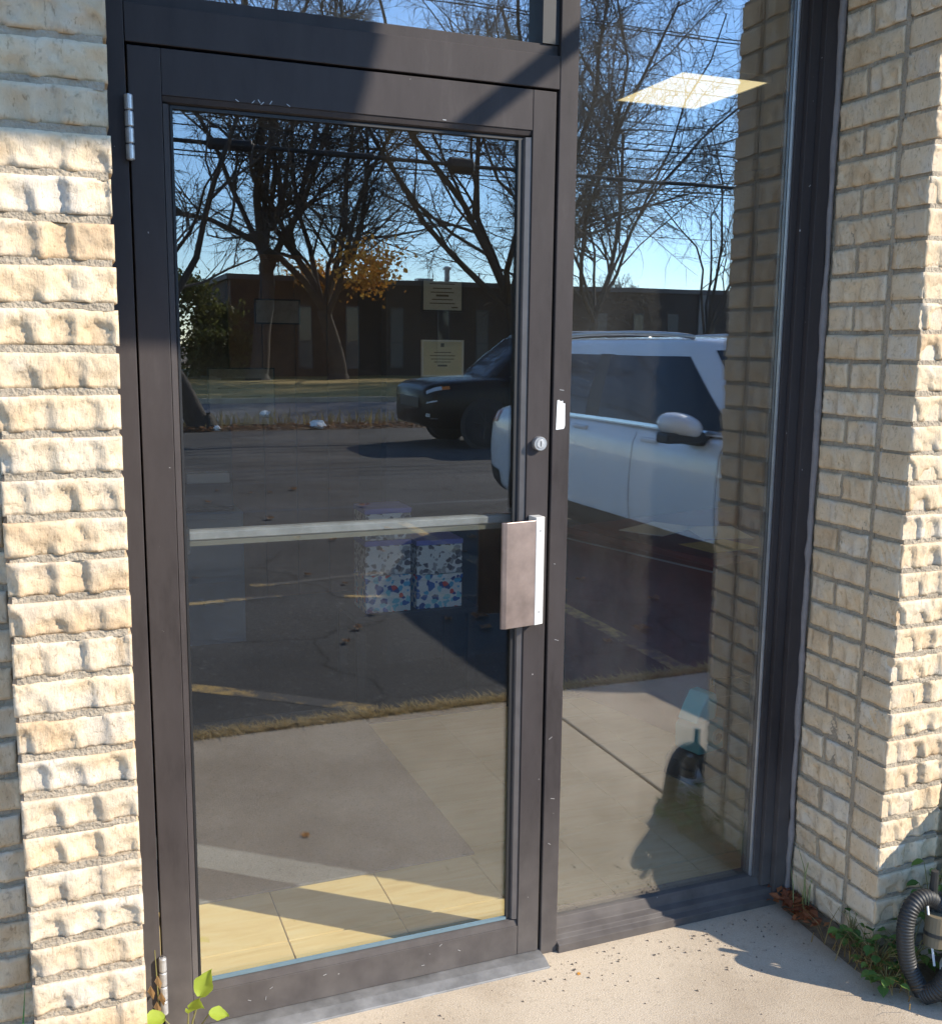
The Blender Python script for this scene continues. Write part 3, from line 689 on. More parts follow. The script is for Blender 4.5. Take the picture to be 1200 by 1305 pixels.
framed(1.09, 1.36, 1.655, 1.80, RY1-.001, 'small pale framed picture high on the brown panelling', 'picture', mat('pale_picture', (.34, .32, .32), .6, var=.2), [], BLK)
BRN = mat('brown_panel', (.22, .115, .06), .6, var=.25, scale=4)
for (x0, x1, z1, nm, lab) in [(.94, 1.70, 2.03, 'wall_panel', 'brown wood wall panel behind the filing cabinet'), (1.71, 2.03, 2.03, 'wall_panel', 'narrow brown wood panel beside the certificates')]:
    pass
pan = empty('panelled_partition', (1.32, RY1-.055, 0), label='brown wood panelled partition below the height of the ceiling', cat='partition')
for k in range(4): MB().box(-.38+k*.195, -.19+k*.195, .0, .02, 0, 2.03).build('plank', BRN, pan, .002)
MB().box(-.385, .395, -.004, .022, 2.0305, 2.055).build('cap_rail', BRN, pan, .002)
for o in list(bpy.data.objects):
    if o.get('label') in ('grey notice sheet pinned low on the back wall', 'small pale framed picture high on the brown panelling'): o.location.y = RY1-.0565

# ------------------------------------------------------------------ unseen board added and shaped to throw the shadow on the upper left
sg = empty('shadow_board', (0, 0, 0), label='unseen board on two arms above the door, added to shade the frame', cat='shadow caster')
MB().prism([(1.0, 3.12), (2.459, 3.12), (2.76, 4.12), (1.0, 4.12)], -1.615, -1.585, 1).build('board', mat('shadow_board_grey', (.3, .28, .25), .6), sg)
for x in (1.2, 2.49): MB().tube([(x, -1.584, 3.30), (x, YW+.001, 3.30)], .024, 12).build('arm', FRAME, sg, smooth=True)

# ------------------------------------------------------------------ vehicles
def catmull(pts, n):
    P = [np.array(p, float) for p in pts]; P = [2*P[0]-P[1]]+P+[2*P[-1]-P[-2]]; out = []
    for i in range(1, len(P)-2):
        for k in range(n):
            t = k/n; a, b, c, d = P[i-1], P[i], P[i+1], P[i+2]
            out.append(.5*((2*b)+(c-a)*t+(2*a-5*b+4*c-d)*t*t+(3*b-a-3*c+d)*t**3))
    out.append(P[-2]); return np.array(out)
CARGLASS = mat('car_glass', (.006, .009, .013), .06, spec=.35)
TYRE = mat('tyre_rubber', (.02, .02, .02), .8); RIM = mat('alloy_rim', (.05, .05, .052), .35, metal=.8)
CLAD = mat('black_cladding', (.012, .012, .014), .5)
REDL = mat('red_lamp', (.35, .01, .015), .15); CLEARL = mat('lamp_lens', (.5, .5, .5), .1, metal=.5); AMBER = mat('amber_lamp', (.6, .16, .02), .2)
CHROME = mat('chrome', (.8, .8, .8), .12, metal=1.)
def car(name, loc, rz, paint, cfg, **k):
    root = empty(name, loc, rz, **k)
    st = np.array(cfg['st']); xs = st[:, 0]
    W0 = st[:, 1].max()
    sm = catmull(st, 5)
    def par(x): return [np.interp(x, sm[:, 0], sm[:, c]) for c in (1, 2, 3)]
    RG = [(0, 0), (.80, 0), (.945, .05), (.985, .2), (1.0, .45), (.985, .74), (.955, .885), (.86, .985), (.5, 1.02), (0, 1.035)]
    rg = catmull(RG, 4)
    def S(x, j, off=0.):           # j in 0..1 along the half ring
        wd, zb, zt = par(x); q = j*(len(rg)-1); i = min(int(q), len(rg)-2); f = q-i
        p = rg[i]*(1-f)+rg[i+1]*f; d = rg[i+1]-rg[i]
        n = np.array([d[1]*(zt-zb), -d[0]*wd]); n = n/max(1e-6, np.linalg.norm(n))
        return p[0]*wd+n[0]*off, zb+p[1]*(zt-zb)+n[1]*off
    m_ = MB(); nj = len(rg)
    rows = []
    for x in sm[:, 0]:
        ring = [S(x, j/(nj-1)) for j in range(nj)]
        full = [(x, y, z) for y, z in ring]+[(x, -y, z) for y, z in ring[-2:0:-1]]
        rows.append(len(m_.v)); m_.v += full
    K = 2*nj-2
    for a, b in zip(rows[:-1], rows[1:]):
        for j in range(K): m_.f.append((a+j, b+j, b+(j+1) % K, a+(j+1) % K))
    m_.f.append(tuple(rows[0]+j for j in range(K))); m_.f.append(tuple(rows[-1]+j for j in range(K))[::-1])
    body = m_.build('body', paint, root, smooth=True)
    def patch(nm, m, x0, x1, j0, j1, side, off=.004, parent=None, nu=8, nv=6, slant=0.):
        mm = MB()
        mm.grid(lambda u, v: (lambda x, j: (x, side*S(x, j, off)[0], S(x, j, off)[1]))(x0+(x1-x0)*u+slant*v, j0+(j1-j0)*v), nu, nv)
        return mm.build(nm, m, parent or root, smooth=True)
    # greenhouse
    g = cfg['gh']; NE = 6.0
    def lay(t):
        e = t**1.15
        xr = g['xr0']+(g['xr1']-g['xr0'])*e; xf = g['xf0']+(g['xf1']-g['xf0'])*e
        return (xr+xf)/2, (xf-xr)/2, g['w0']+(g['w1']-g['w0'])*(t**1.3), g['zb']+(g['zr']-g['zb'])*t
    def G(th, t, off=0.):
        cx, a, b, z = lay(t); c, s = math.cos(th), math.sin(th)
        x = cx+(a+off)*math.copysign(abs(c)**(2/NE), c); y = (b+off)*math.copysign(abs(s)**(2/NE), s)
        return (x, y, z)
    def th_side(s): return math.acos(max(-1, min(1, math.copysign(abs(s)**(NE/2), s))))
    mm = MB(); n = 72; L = [i/8 for i in range(9)]
    rws = []
    ths = [th_side(1-2*i/(n//2)) for i in range(n//2)]; ths = ths+[t_+math.pi for t_ in ths]
    for t_ in L: rws.append(len(mm.v)); mm.v += [G(a, t_) for a in ths]
    cx, a_, b_, z_ = lay(1.)
    for sc_, dz in ((.975, .022), (.93, .036), (.7, .052), (.35, .060), (.02, .062)):
        rws.append(len(mm.v)); mm.v += [(cx+(p[0]-cx)*sc_, p[1]*sc_, z_+dz*g.get('crown', 1)) for p in (G(a, 1.) for a in ths)]
    for a, b in zip(rws[:-1], rws[1:]):
        for j in range(n): mm.f.append((a+j, a+(j+1) % n, b+(j+1) % n, b+j))
    mm.f.append(tuple(rws[-1]+j for j in range(n)))
    cab = mm.build('cabin', paint, root, smooth=True)
    def side_glass(nm, s0, s1, t0, t1, side, m=CARGLASS, off=.006, sl0=0, sl1=0):
        q = MB(); q.grid(lambda u, v: (lambda p: (p[0], side*p[1], p[2]))(G(th_side((s0+sl0*v)+((s1+sl1*v)-(s0+sl0*v))*u), t0+(t1-t0)*v, off)), 12, 6)
        return q.build(nm, m, cab, smooth=True)
    for side in (1, -1):
        for (s0, s1, a, b) in cfg['glass']: side_glass('side_window', s0, s1, .06, .86, side, sl0=a, sl1=b)
        side_glass('window_trim', cfg['glass'][-1][0]-.02, cfg['glass'][0][1]+.02, .02, .055, side, m=cfg.get('trim', CLAD), off=.008)
        side_glass('door_pillar', -.06, .10, .05, .87, side, m=CLAD, off=.005)
    for sgn, nm in ((1, 'windscreen'), (-1, 'rear_window')):
        def ws(u, v, sgn=sgn):
            q = (u*2-1)*.84; t_ = .04+.90*v; cx, a, b, z = lay(t_)
            return (cx+sgn*(a+.006)*(1-abs(q)**NE)**(1/NE), q*(b+.006), z)
        MB().grid(ws, 30, 8).build(nm, CARGLASS, cab, smooth=True)
    # wheels
    for xw in cfg['wheels']:
        for side in (1, -1):
            wd = par(xw)[0]
            r = cfg['wr']
            MB().lathe([(r+.05, 0), (r+.05, .005), (r+.02, .008), (.05, .006)], 36, (xw, side*(wd-.0) if side > 0 else -wd-.008, r), axis=1).build('wheel_arch', CLAD, root, smooth=False)
            w_ = empty('wheel', (xw, side*(wd-.10), r)); w_.parent = root
            MB().lathe([(r*.62, -.11), (r*.93, -.115), (r, -.08), (r, .08), (r*.93, .115), (r*.62, .118)], 36, axis=1).build('tyre', TYRE, w_, smooth=True)
            rm = MB(); rm.lathe([(.05, -.09), (r*.60, -.10), (r*.62, .0), (r*.62, .11), (r*.56, .112), (r*.5, .07), (.05, .07)], 30, axis=1)
            rm.build('rim', mat('rim_dark', (.05, .05, .05), .4), w_)
            spk = MB()
            for q in range(5):
                a = q*2*math.pi/5
                for da in (-.12, .12):
                    d1 = Vector((math.cos(a), 0, math.sin(a))); d2 = Vector((math.cos(a+da*1.5), 0, math.sin(a+da*1.5)))
                    spk.tube([d1*.04+Vector((0, side*.10, 0)), d2*r*.58+Vector((0, side*.112, 0))], [.02, .014], 6)
            spk.lathe([(.055, side*.085), (.05, side*.125)], 16, axis=1)
            spk.build('spokes', RIM, w_)
    for side in (1, -1):
        patch('sill_cladding', CLAD, cfg['wheels'][1]+.42, cfg['wheels'][0]-.42, .16, .335, side, .008)
        for (xd, sl) in cfg['doors']: patch('door_gap', CLAD, xd, xd+.007, .33, .70, side, .002, body, nu=1, nv=10, slant=sl)
        for xh in cfg['handles']:
            y, z = S(xh, .66); h = MB().box(-.10, .10, -.014, .022, -.015, .015).build('door_handle', paint, root, .008, loc=(xh, side*y, z)); 
        # mirror
        xm = cfg['mirror']; y, z = S(xm, .70)
        mi = bmesh.new(); bmesh.ops.create_uvsphere(mi, u_segments=20, v_segments=12, radius=1)
        for v in mi.verts:
            if v.co.x < -.15: v.co.x = -.15
            v.co.z = max(v.co.z, -.45)
            v.co = Vector((v.co.x*.14, v.co.y*.145*(1+.15*v.co.z), v.co.z*.092+(.02*v.co.y*side)))
        me = bpy.data.meshes.new('mirror_cap'); mi.to_mesh(me); mi.free(); me.materials.append(paint)
        me.polygons.foreach_set('use_smooth', [True]*len(me.polygons))
        mo = inst('mirror', me, (xm, side*(y+.16), z+.10), (0, 0, 0), root)
        MB().box(-.03, .105, -.13, .14, -.085, -.022).build('mirror_base', CLAD, mo, .015)
        MB().box(-.12, .05, -.26*side-.03 if side > 0 else .10, -.10 if side > 0 else .29, -.11, -.05).build('mirror_arm', CLAD, mo, .01)
    for nm, m, x0, x1, j0, j1, ex in cfg['patches']:
        for side in (1, -1): patch(nm, m, x0, x1, j0, j1, side, .006+ex)
    if cfg.get('rails'):
        for side in (1, -1):
            pts = [(x, side*g['w1']*.86, z_+.035+.05*math.sin(math.pi*u)**.4) for u, x in ((u, g['xr1']+.15+(g['xf1']-g['xr1']-.4)*u) for u in np.linspace(0.02, .98, 12))]
            MB().tube(pts, .016, 8).build('roof_rail', cfg['rails'], cab, smooth=True)
    for nm, m, bx in cfg.get('boxes', []): MB().box(*bx).build(nm, m, root, .01)
    return root
WPAINT = mat('white_car_paint', (.74, .75, .76), .25, coat=.8, spec=.5)
BPAINT = mat('black_car_paint', (.004, .004, .0045), .25, coat=0., spec=.22)
white = dict(st=[(-2.70, .72, .50, .86), (-2.63, .84, .38, .98), (-2.4, .90, .30, 1.05), (-1.8, .925, .26, 1.085), (-.8, .93, .24, 1.075), (0, .93, .24, 1.06), (.7, .925, .24, 1.045), (1.2, .92, .25, 1.03), (1.65, .90, .27, .99), (2.05, .86, .29, .90), (2.24, .77, .33, .80), (2.325, .62, .42, .68)],
    gh=dict(xr0=-2.5, xr1=-2.05, xf0=1.24, xf1=.47, w0=.875, w1=.645, zb=1.03, zr=1.575),
    glass=[(.06, .875, 0, -.09), (-.62, -.05, 0, 0), (-.90, -.66, .04, 0)], wheels=(1.43, -1.62), wr=.36, doors=[(1.02, -.04), (.02, 0), (-.95, 0)], handles=[.22, -.75], mirror=.76, trim=CHROME,
    patches=[('tail_lamp', REDL, -2.68, -2.38, .60, .72, 0), ('headlight', CLEARL, 2.0, 2.28, .60, .72, 0), ('lower_bumper', CLAD, -2.68, -2.3, .15, .36, 0)],
    rails=ALU, boxes=[('number_plate', PAPER, (2.315, 2.34, -.16, .16, .42, .52))])
car('white_suv', (4.485, -3.78, -.012), math.pi/2, WPAINT, white, label='white parked sport utility car mirrored in the side window', cat='car')
black = dict(st=[(-2.27, .74, .52, .95), (-2.2, .86, .40, 1.08), (-1.9, .90, .32, 1.13), (-.8, .92, .28, 1.12), (0, .92, .27, 1.10), (.8, .92, .27, 1.08), (1.2, .92, .28, 1.07), (1.7, .91, .30, 1.04), (2.05, .895, .32, 1.01), (2.2, .85, .34, .96), (2.27, .78, .38, .90)],
    gh=dict(xr0=-2.15, xr1=-1.9, xf0=1.20, xf1=.45, w0=.86, w1=.66, zb=1.06, zr=1.72),
    glass=[(.10, .80, 0, -.10), (-.52, .03, 0, 0), (-.92, -.58, .02, 0)], wheels=(1.32, -1.38), wr=.37, doors=[(1.0, 0), (.05, 0), (-.9, 0)], handles=[.2, -.7], mirror=.8,
    patches=[('headlight', mat('clear_lamp', (.55, .56, .58), .12), 2.02, 2.24, .62, .69, 0), ('side_marker', AMBER, 1.90, 2.02, .62, .68, .002), ('bumper_light', mat('clear_lamp', (.55, .56, .58), .12), 2.10, 2.24, .50, .512, .002), ('number_plate_edge', STEEL, 2.2, 2.255, .36, .40, .002), ('fog_trim', CHROME, 2.08, 2.2, .34, .352, .004), ('tail_lamp', REDL, -2.25, -2.0, .6, .72, 0)],
    trim=STEEL, rails=STEEL, boxes=[('grille', CLAD, (2.20, 2.285, -.5, .5, .62, .78))])
car('black_suv', (7.45, -13.35, -.012), math.pi+.03, BPAINT, black, label='black sport utility car crossing the lot, mirrored in the door glass', cat='car')

# ------------------------------------------------------------------ bare trees beyond the lot
BARK = mat('bark', (.05, .039, .031), .95, var=.4, scale=5, bump=.8, bscale=14)
TWIG = mat('twig_bark', (.08, .06, .047), .95, var=.3, scale=8)
def tree(name, loc, seed, h0, r0, lean, nl, spread, label, reach=1., leaf=None, leafn=0, levels=4, leafbox=None, sub=(8, 9, 7), droop=0., mass=1., k_=1.):
    r = random.Random(seed); e = empty(name, loc, label=label, cat='tree', group='trees across the road side of the lot')
    T = MB(); C = MB(); tips = []
    def branch(p, d, L, r0, lev):
        n = (8, 7, 5, 4, 3)[lev]; pts = [p.copy()]; rd = [r0]; dirs = [d.copy()]
        wob = (.10, .19, .22, .26, .3)[lev]
        tr = (0., .06, .05, .02, -.03-droop)[lev]
        r1 = r0*(.72, .35, .3, .3, .35)[lev]
        for i in range(n):
            d = (d+Vector((r.gauss(0, wob), r.gauss(0, wob), r.gauss(0, wob*.6)+tr))).normalized()
            p = p+d*(L/n); pts.append(p.copy()); dirs.append(d.copy()); rd.append(r0+(r1-r0)*((i+1)/n))
        (T if lev < 2 else C).tube(pts, rd, (10, 7, 5, 3, 3)[lev], cap=False)
        if lev >= 3: tips.append(pts[-1]); tips.append(pts[len(pts)//2])
        if lev+1 > levels: return
        if lev == 0:
            base = r.uniform(0, 6.28)
            for q in range(nl):
                a = base+q*2*math.pi/nl+r.uniform(-.4, .4); el = math.radians(r.uniform(*spread))
                dd = Vector((math.cos(a)*math.sin(el), math.sin(a)*math.sin(el), math.cos(el)))+Vector(lean)*.5
                branch(pts[-1 if q % 3 else -2], dd.normalized(), reach*r.uniform(4.2, 6.4), r1*r.uniform(.42, .66), 1)
            return
        k = int(sub[lev-1]*r.uniform(.8, 1.25))
        for q in range(k):
            f = r.uniform(.15 if lev > 1 else .12, 1.); ii = min(n-1, int(f*n)); ff = f*n-ii
            pp = pts[ii].lerp(pts[ii+1], ff); dd = dirs[ii+1]
            ax = dd.orthogonal().normalized(); ax.rotate(Matrix.Rotation(r.uniform(0, 6.28), 3, dd))
            an = math.radians(r.uniform(25, 62)); nd = (dd*math.cos(an)+ax*math.sin(an)); nd.z += .12 if lev < 3 else -droop
            rr = rd[ii]*r.uniform(.4, .62)
            branch(pp, nd.normalized(), L*r.uniform(.38, .62)*(1-.35*f), max(rr, .0055*mass), lev+1)
    ln = Vector(lean)
    branch(Vector((0, 0, -.15)), (Vector((0, 0, 1))+ln).normalized(), h0, r0, 0)
    # root flare
    T.tube([(0, 0, -.2), (0, 0, .0), (ln.x*.2, ln.y*.2, .25)], [r0*1.7, r0*1.35, r0*1.02], 10, cap=False)
    T.build('trunk', BARK, e, smooth=True, fix=False); C.build('crown', TWIG, e, fix=False)
    if leaf and leafn:
        Lf = MB(); cand = [t for t in tips if leafbox is None or leafbox(t)]
        for q in range(leafn):
            if not cand: break
            c = r.choice(cand)+Vector((r.gauss(0, .16*k_), r.gauss(0, .16*k_), r.gauss(-.05, .14*k_)))
            a = Vector((r.gauss(0, 1), r.gauss(0, 1), r.gauss(0, 1))).normalized(); b = a.orthogonal().normalized(); b.rotate(Matrix.Rotation(r.uniform(0, 6.28), 3, a))
            s_ = r.uniform(.03, .055)*k_; c2 = a.cross(b)
            Lf.quad(c-b*s_, c+c2*s_*.6, c+b*s_, c-c2*s_*.6)
        o = Lf.build('leaves', leaf, e, fix=False); tag(o, kind='stuff')
    return e
def leaf_mat(name, c0, c1):
    m, t, b = nodes_of(name); gm = N(t, 'ShaderNodeNewGeometry')
    c = ramp(t, gm.outputs['Random Per Island'], [(0, c0), (1, c1)])
    t.links.new(c, b.inputs['Base Color']); b.inputs['Roughness'].default_value = .7
    tr = N(t, 'ShaderNodeBsdfTranslucent'); t.links.new(c, tr.inputs[0]); mx = N(t, 'ShaderNodeMixShader'); mx.inputs[0].default_value = .45
    t.links.new(b.outputs[0], mx.inputs[1]); t.links.new(tr.outputs[0], mx.inputs[2]); t.links.new(mx.outputs[0], t.nodes['Material Output'].inputs[0])
    return m
ORNG = leaf_mat('autumn_leaf', (.58, .22, .03), (.72, .40, .07)); GRN = leaf_mat('olive_leaf', (.05, .07, .02), (.15, .155, .045)); BRL = leaf_mat('fallen_leaf', (.12, .055, .03), (.34, .2, .11))
GLF = leaf_mat('weed_leaf', (.07, .15, .03), (.16, .26, .05)); YGL = leaf_mat('young_leaf', (.26, .36, .03), (.42, .50, .06))
tree('bare_tree', (2.45, -17.3, 0), 11, 2.6, .21, (-.28, 0, 0), 4, (12, 38), 'leaning bare tree farthest from the black car', reach=1.0)
tree('bare_tree', (8.5, -45.5, 0), 23, 5.6, .46, (-.04, 0, 0), 7, (10, 44), 'bare forked tree behind the brown panelling reflection', reach=2.5, mass=2.3, k_=2.5, sub=(9, 10, 10))
tree('bare_tree', (12.4, -46, 0), 37, 3.4, .40, (.03, 0, 0), 7, (12, 52), 'bare tree with some orange leaves left low in its crown', reach=2.2, leaf=ORNG, leafn=2600, leafbox=lambda t: 1.6 < t.z < 5.2 and -1.4 < t.x < 1.5, mass=2.3, k_=2.5, sub=(9, 10, 10))
tree('bare_tree', (22.3, -46, 0), 58, 4.2, .40, (0, 0, 0), 8, (10, 56), 'widest bare tree with fanned limbs behind the black car', reach=2.9, sub=(9, 10, 11), droop=.02, mass=2.3, k_=2.5)
tree('bare_tree', (24.6, -44, 0), 91, 3.4, .27, (.15, 0, 0), 7, (8, 62), 'bare tree with drooping twigs mirrored in the side window', reach=2.9, sub=(10, 11, 12), droop=.05, mass=2.3, k_=2.5)
tree('bare_tree', (33, -47, 0), 71, 3.0, .2, (0, 0, 0), 6, (10, 40), 'slender bare tree at the far end of the lawn', reach=1.9, sub=(6, 8, 4), mass=1.5)
tree('bare_tree', (35.5, -60, 0), 83, 3.0, .25, (0, 0, 0), 6, (10, 60), 'far bare tree showing over the flat roof', reach=.62, sub=(7, 8, 5), mass=2.5)
def shrub(loc, seed, rx, h, label):
    r = random.Random(seed); e = empty('evergreen_shrub', loc, label=label, cat='shrub', group='olive evergreens left of the dark building')
    m_ = MB(); tk = MB(); tk.tube([(0, 0, -.1), (.1, 0, h*.5), (0, .1, h*.9)], [.14, .09, .03], 8)
    for q in range(26):
        a = r.uniform(0, 6.28); zz = r.uniform(.1, .85)*h; rr = rx*(1-(zz/h-.4)**2)*r.uniform(.5, 1)
        tk.tube([(0, 0, zz*.8), (math.cos(a)*rr, math.sin(a)*rr, zz)], [.04, .012], 4, cap=False)
    for q in range(4200):
        cl_ = q % 60; rr_ = random.Random(seed*100+cl_)
        a = rr_.uniform(0, 6.28); zz = rr_.uniform(.04, .98); rad = rx*math.sqrt(max(.05, 1-(zz-.42)**2*2.2))*rr_.uniform(.5, 1)
        c = Vector((math.cos(a)*rad+r.gauss(0, .3), math.sin(a)*rad+r.gauss(0, .3), zz*h+r.gauss(0, .28)))
        if c.z < .05: continue
        n_ = Vector((r.gauss(0, 1), r.gauss(0, 1), r.gauss(0, 1))).normalized(); b = n_.orthogonal().normalized(); b.rotate(Matrix.Rotation(r.uniform(0, 6.28), 3, n_)); c2 = n_.cross(b); s_ = r.uniform(.08, .16)
        m_.quad(c-b*s_, c+c2*s_*.55, c+b*s_, c-c2*s_*.55)
    tk.build('trunk', BARK, e, fix=False); tag(m_.build('foliage', GRN, e, fix=False), kind='stuff')
shrub((5.2, -48, 0), 5, 2.0, 4.6, 'olive evergreen shrub nearer the leaning tree'); shrub((7.3, -49.3, 0), 6, 1.3, 3.2, 'lower olive evergreen shrub beside the dark building')
shrub((2.8, -46, 0), 8, 1.8, 5.6, 'tallest olive evergreen shrub at the lawn edge')

# ------------------------------------------------------------------ overhead wires
WIRE = mat('wire_black', (.012, .012, .012), .6)
wy = -19.0
def pole(x, lab):
    e = empty('utility_pole', (x, wy, 0), label=lab, cat='utility pole', group='utility poles carrying the cables')
    MB().tube([(0, 0, -.5), (0, 0, 5), (0, 0, 10.5)], [.17, .15, .11], 12).build('shaft', BARK, e, smooth=True)
    for z in (8.45, 9.2): MB().box(-.06, .06, -1.1, 1.1, z, z+.1).build('cross_arm', BARK, e)
pole(-16, 'wooden utility pole at the far end of the cables'); pole(38, 'wooden utility pole past the parked cars')
for k, (z, r_, dy) in enumerate([(5.34, .045, 0), (5.62, .014, .1), (5.85, .012, -.1), (5.98, .018, .2), (5.2, .016, -.2), (5.05, .012, .2), (6.15, .014, 0), (6.55, .012, .15), (8.25, .014, .9), (8.45, .014, .3), (8.75, .014, -.4), (7.35, .012, 0), (7.6, .012, .2), (4.1, .008, .1)]):
    pts = [(x, wy+dy, z+.35*(((x-11)/27)**2)-.02*(x-5)/10) for x in np.linspace(-16, 38, 40)]
    tag(MB().tube(pts, r_, 6).build('overhead_cable', WIRE, None, smooth=True), 'thick bundled cable carrying black splice boxes' if k == 0 else 'thin black overhead cable running along the road', 'cable', 'cables strung along the road')
for x, ln_, r_ in ((3.35, .9, .11), (8.15, .62, .16), (5.6, 1.4, .06)):
    z = 5.34+.35*(((x-11)/27)**2)-.02*(x-5)/10
    tag(MB().tube([(x-ln_/2, wy, z), (x-ln_/2+.06, wy, z), (x+ln_/2-.06, wy, z), (x+ln_/2, wy, z)], [r_*.5, r_, r_, r_*.5], 12).build('splice_box', WIRE, None), {.9: 'long black splice case on the thick cable, second longest', .62: 'fattest black splice case on the thick cable', 1.4: 'slim black cable sleeve, the longest on the thick cable'}[ln_], 'splice case')

# ------------------------------------------------------------------ dark building across the road
BW = mat('dark_brick_facade', (.05, .034, .027), .9, var=.25, scale=1.2)
bd = empty('flat_roof_building', (0, -51, 0), label='long dark flat roofed building behind the dry lawn', cat='building')
MB().box(8.2, 60, -14, 0, -.2, 4.75).build('wall', BW, bd)
rf = MB().box(8.0, 60.2, -14.2, .18, 4.7505, 5.0).build('roof', mat('roof_edge', (.10, .10, .11), .7), bd)
MB().tube([(20.3, -1.5, 5), (20.3, -1.5, 5.75)], .16, 12).build('vent_pipe', STEEL, rf); MB().lathe([(.26, 5.751), (.26, 5.86), (.1, 5.95)], 12, (20.3, -1.5, 0)).build('vent_cap', STEEL, rf)
MB().box(18.6, 19.5, -2.2, -1.6, 5.0005, 5.25).build('roof_unit', STEEL, rf); MB().tube([(22.0, -1, 5), (22.0, -1, 5.6)], .05, 8).build('vent_pipe', STEEL, rf)
WF = mat('pale_window_frame', (.20, .20, .21), .7); WG = mat('window_blind', (.10, .095, .085), .6); WGD = mat('window_dark', (.03, .035, .04), .1)
for i in range(18):
    x = 9.6+i*2.45
    x += rng.uniform(-.12, .12); f = MB().box(x-.36, x+.36, .001, .05, .35, 3.55).build('window', mat('window_frame_%d' % (i % 4), [(.09, .09, .10), (.06, .06, .065), (.12, .115, .11), (.075, .07, .068)][i % 4], .7), bd)
    MB().box(x-.30, x+.30, .051, .058, 1.75, 3.45).build('pane', [WG, WGD, WGD, WG, WGD][i % 5], f); MB().box(x-.30, x+.30, .051, .058, .45, 1.65).build('pane', WG, f)
for x in (24.0, 36.0): MB().box(x-.28, x+.28, .06, .16, 0, 4.7).build('downpipe', WF, bd)

# ------------------------------------------------------------------ litter and small growth
def scatter(name, n, fn, m, seed, label, cat=None, kind='stuff'):
    r = random.Random(seed); q = MB()
    for _ in range(n): fn(q, r)
    return tag(q.build(name, m, None, fix=False), label, cat, kind=kind)
def flat_leaf(q, r, x, y, z, s):
    a = r.uniform(0, 6.28); t1, t2 = r.uniform(-.5, .5), r.uniform(-.5, .5)
    u = Vector((math.cos(a), math.sin(a), t1)).normalized()*s; v = Vector((-math.sin(a), math.cos(a), t2)).normalized()*s*.6; c = Vector((x, y, z+s*.5))
    q.quad(c-u, c+v+Vector((0, 0, s*.2)), c+u, c-v+Vector((0, 0, s*.2)))
scatter('leaf_litter', 5200, lambda q, r: flat_leaf(q, r, r.uniform(-2, 24), -16.75-abs(r.gauss(0, .55)), -.03+r.random()*.06, r.uniform(.03, .07)), BRL, 1, 'brown fallen leaves heaped along the far edge of the lot', 'leaves')
def blade(q, r, x, y, z, h, wd, bend=.5):
    a = r.uniform(0, 6.28); d = Vector((math.cos(a), math.sin(a), 0)); s = Vector((-d.y, d.x, 0))*wd; b = Vector((x, y, z))
    p1 = b+Vector((0, 0, h*.6))+d*h*bend*.3; p2 = b+Vector((0, 0, h))+d*h*bend
    q.quad(b-s, b+s, p1+s*.7, p1-s*.7); n = len(q.v); q.v += [tuple(p1-s*.7), tuple(p1+s*.7), tuple(p2)]; q.f.append((n, n+1, n+2))
DRYG = leaf_mat('dry_grass', (.22, .13, .04), (.46, .33, .13))
scatter('dry_grass_strip', 12000, lambda q, r: blade(q, r, r.uniform(-1.2, 4.5), -1.785+r.gauss(0, .026), -.013, r.uniform(.004, .022)*(.5+abs(math.sin(r.uniform(0, 3)))), .0030, 2.4), leaf_mat('straw', (.42, .29, .10), (.74, .58, .28)), 2, 'dry yellow grass growing in the joint between paving and asphalt', 'grass')
scatter('verge_weeds', 2500, lambda q, r: blade(q, r, r.uniform(-2, 24), -17.9+r.gauss(0, .3), -.03, r.uniform(.1, .4), .012, .6), leaf_mat('weed_stalk', (.2, .15, .06), (.34, .27, .12)), 3, 'tall dry weeds along the road verge', 'weeds')
lr = random.Random(9)
lm = []
for k in range(5):
    q = MB(); n_ = 12; pts = []
    for i in range(n_):
        a = i/n_*6.28; rr = (1+.35*math.cos(5*a))*.5; pts.append((rr*math.cos(a), rr*.8*math.sin(a), .25*abs(math.sin(a*1.5+k))+.12*lr.random()))
    q.v = [(0, 0, .05)]+pts; q.f = [(0, 1+i, 1+(i+1) % n_) for i in range(n_)]
    lm.append(q.mesh('fallen_leaf', BRL, fix=False))
spots = [(1.2+lr.uniform(-1.2, 2.6), -lr.uniform(1.9, 9)) for _ in range(56)]
for i, (x, y) in enumerate(spots):
    s = lr.uniform(.04, .10); o = inst('fallen_leaf', lm[i % 5], (x, y, -.006), (0, 0, lr.uniform(0, 6)), None, (s, s, s)); tag(o, 'curled brown leaf fallen on the open asphalt', 'leaf', 'leaves scattered on the asphalt')
for (x, y, s, lab) in [(.66, -.80, .032, 'curled tan leaf on the concrete in front of the door'), (1.13, -.11, .012, 'brown crumb of leaf by the foot of the mullion')]:
    me_ = lm[1].copy(); me_.materials[0] = ORNG; tag(inst('fallen_leaf', me_, (x, y, .001), (0, 0, 1), None, (s, s, s*.5)), lab, 'leaf')
for (x, y, s, lab) in [(4.55, -17.0, .16, 'crumpled white litter on the leaf strip, larger'), (4.2, -20.5, .14, 'small white litter on the far road'), (2.65, -16.9, .09, 'white scrap near the leaning tree')]:
    q = bmesh.new(); bmesh.ops.create_icosphere(q, subdivisions=2, radius=1)
    rr = random.Random(int(x*100))
    for v in q.verts: v.co *= rr.uniform(.6, 1.2); v.co.z = max(v.co.z*.7, -.3)
    me = bpy.data.meshes.new('litter'); q.to_mesh(me); q.free(); me.materials.append(PAPER)
    tag(inst('litter', me, (x, y, s*.25), (0, 0, 0), None, (s, s, s)), lab, 'litter')
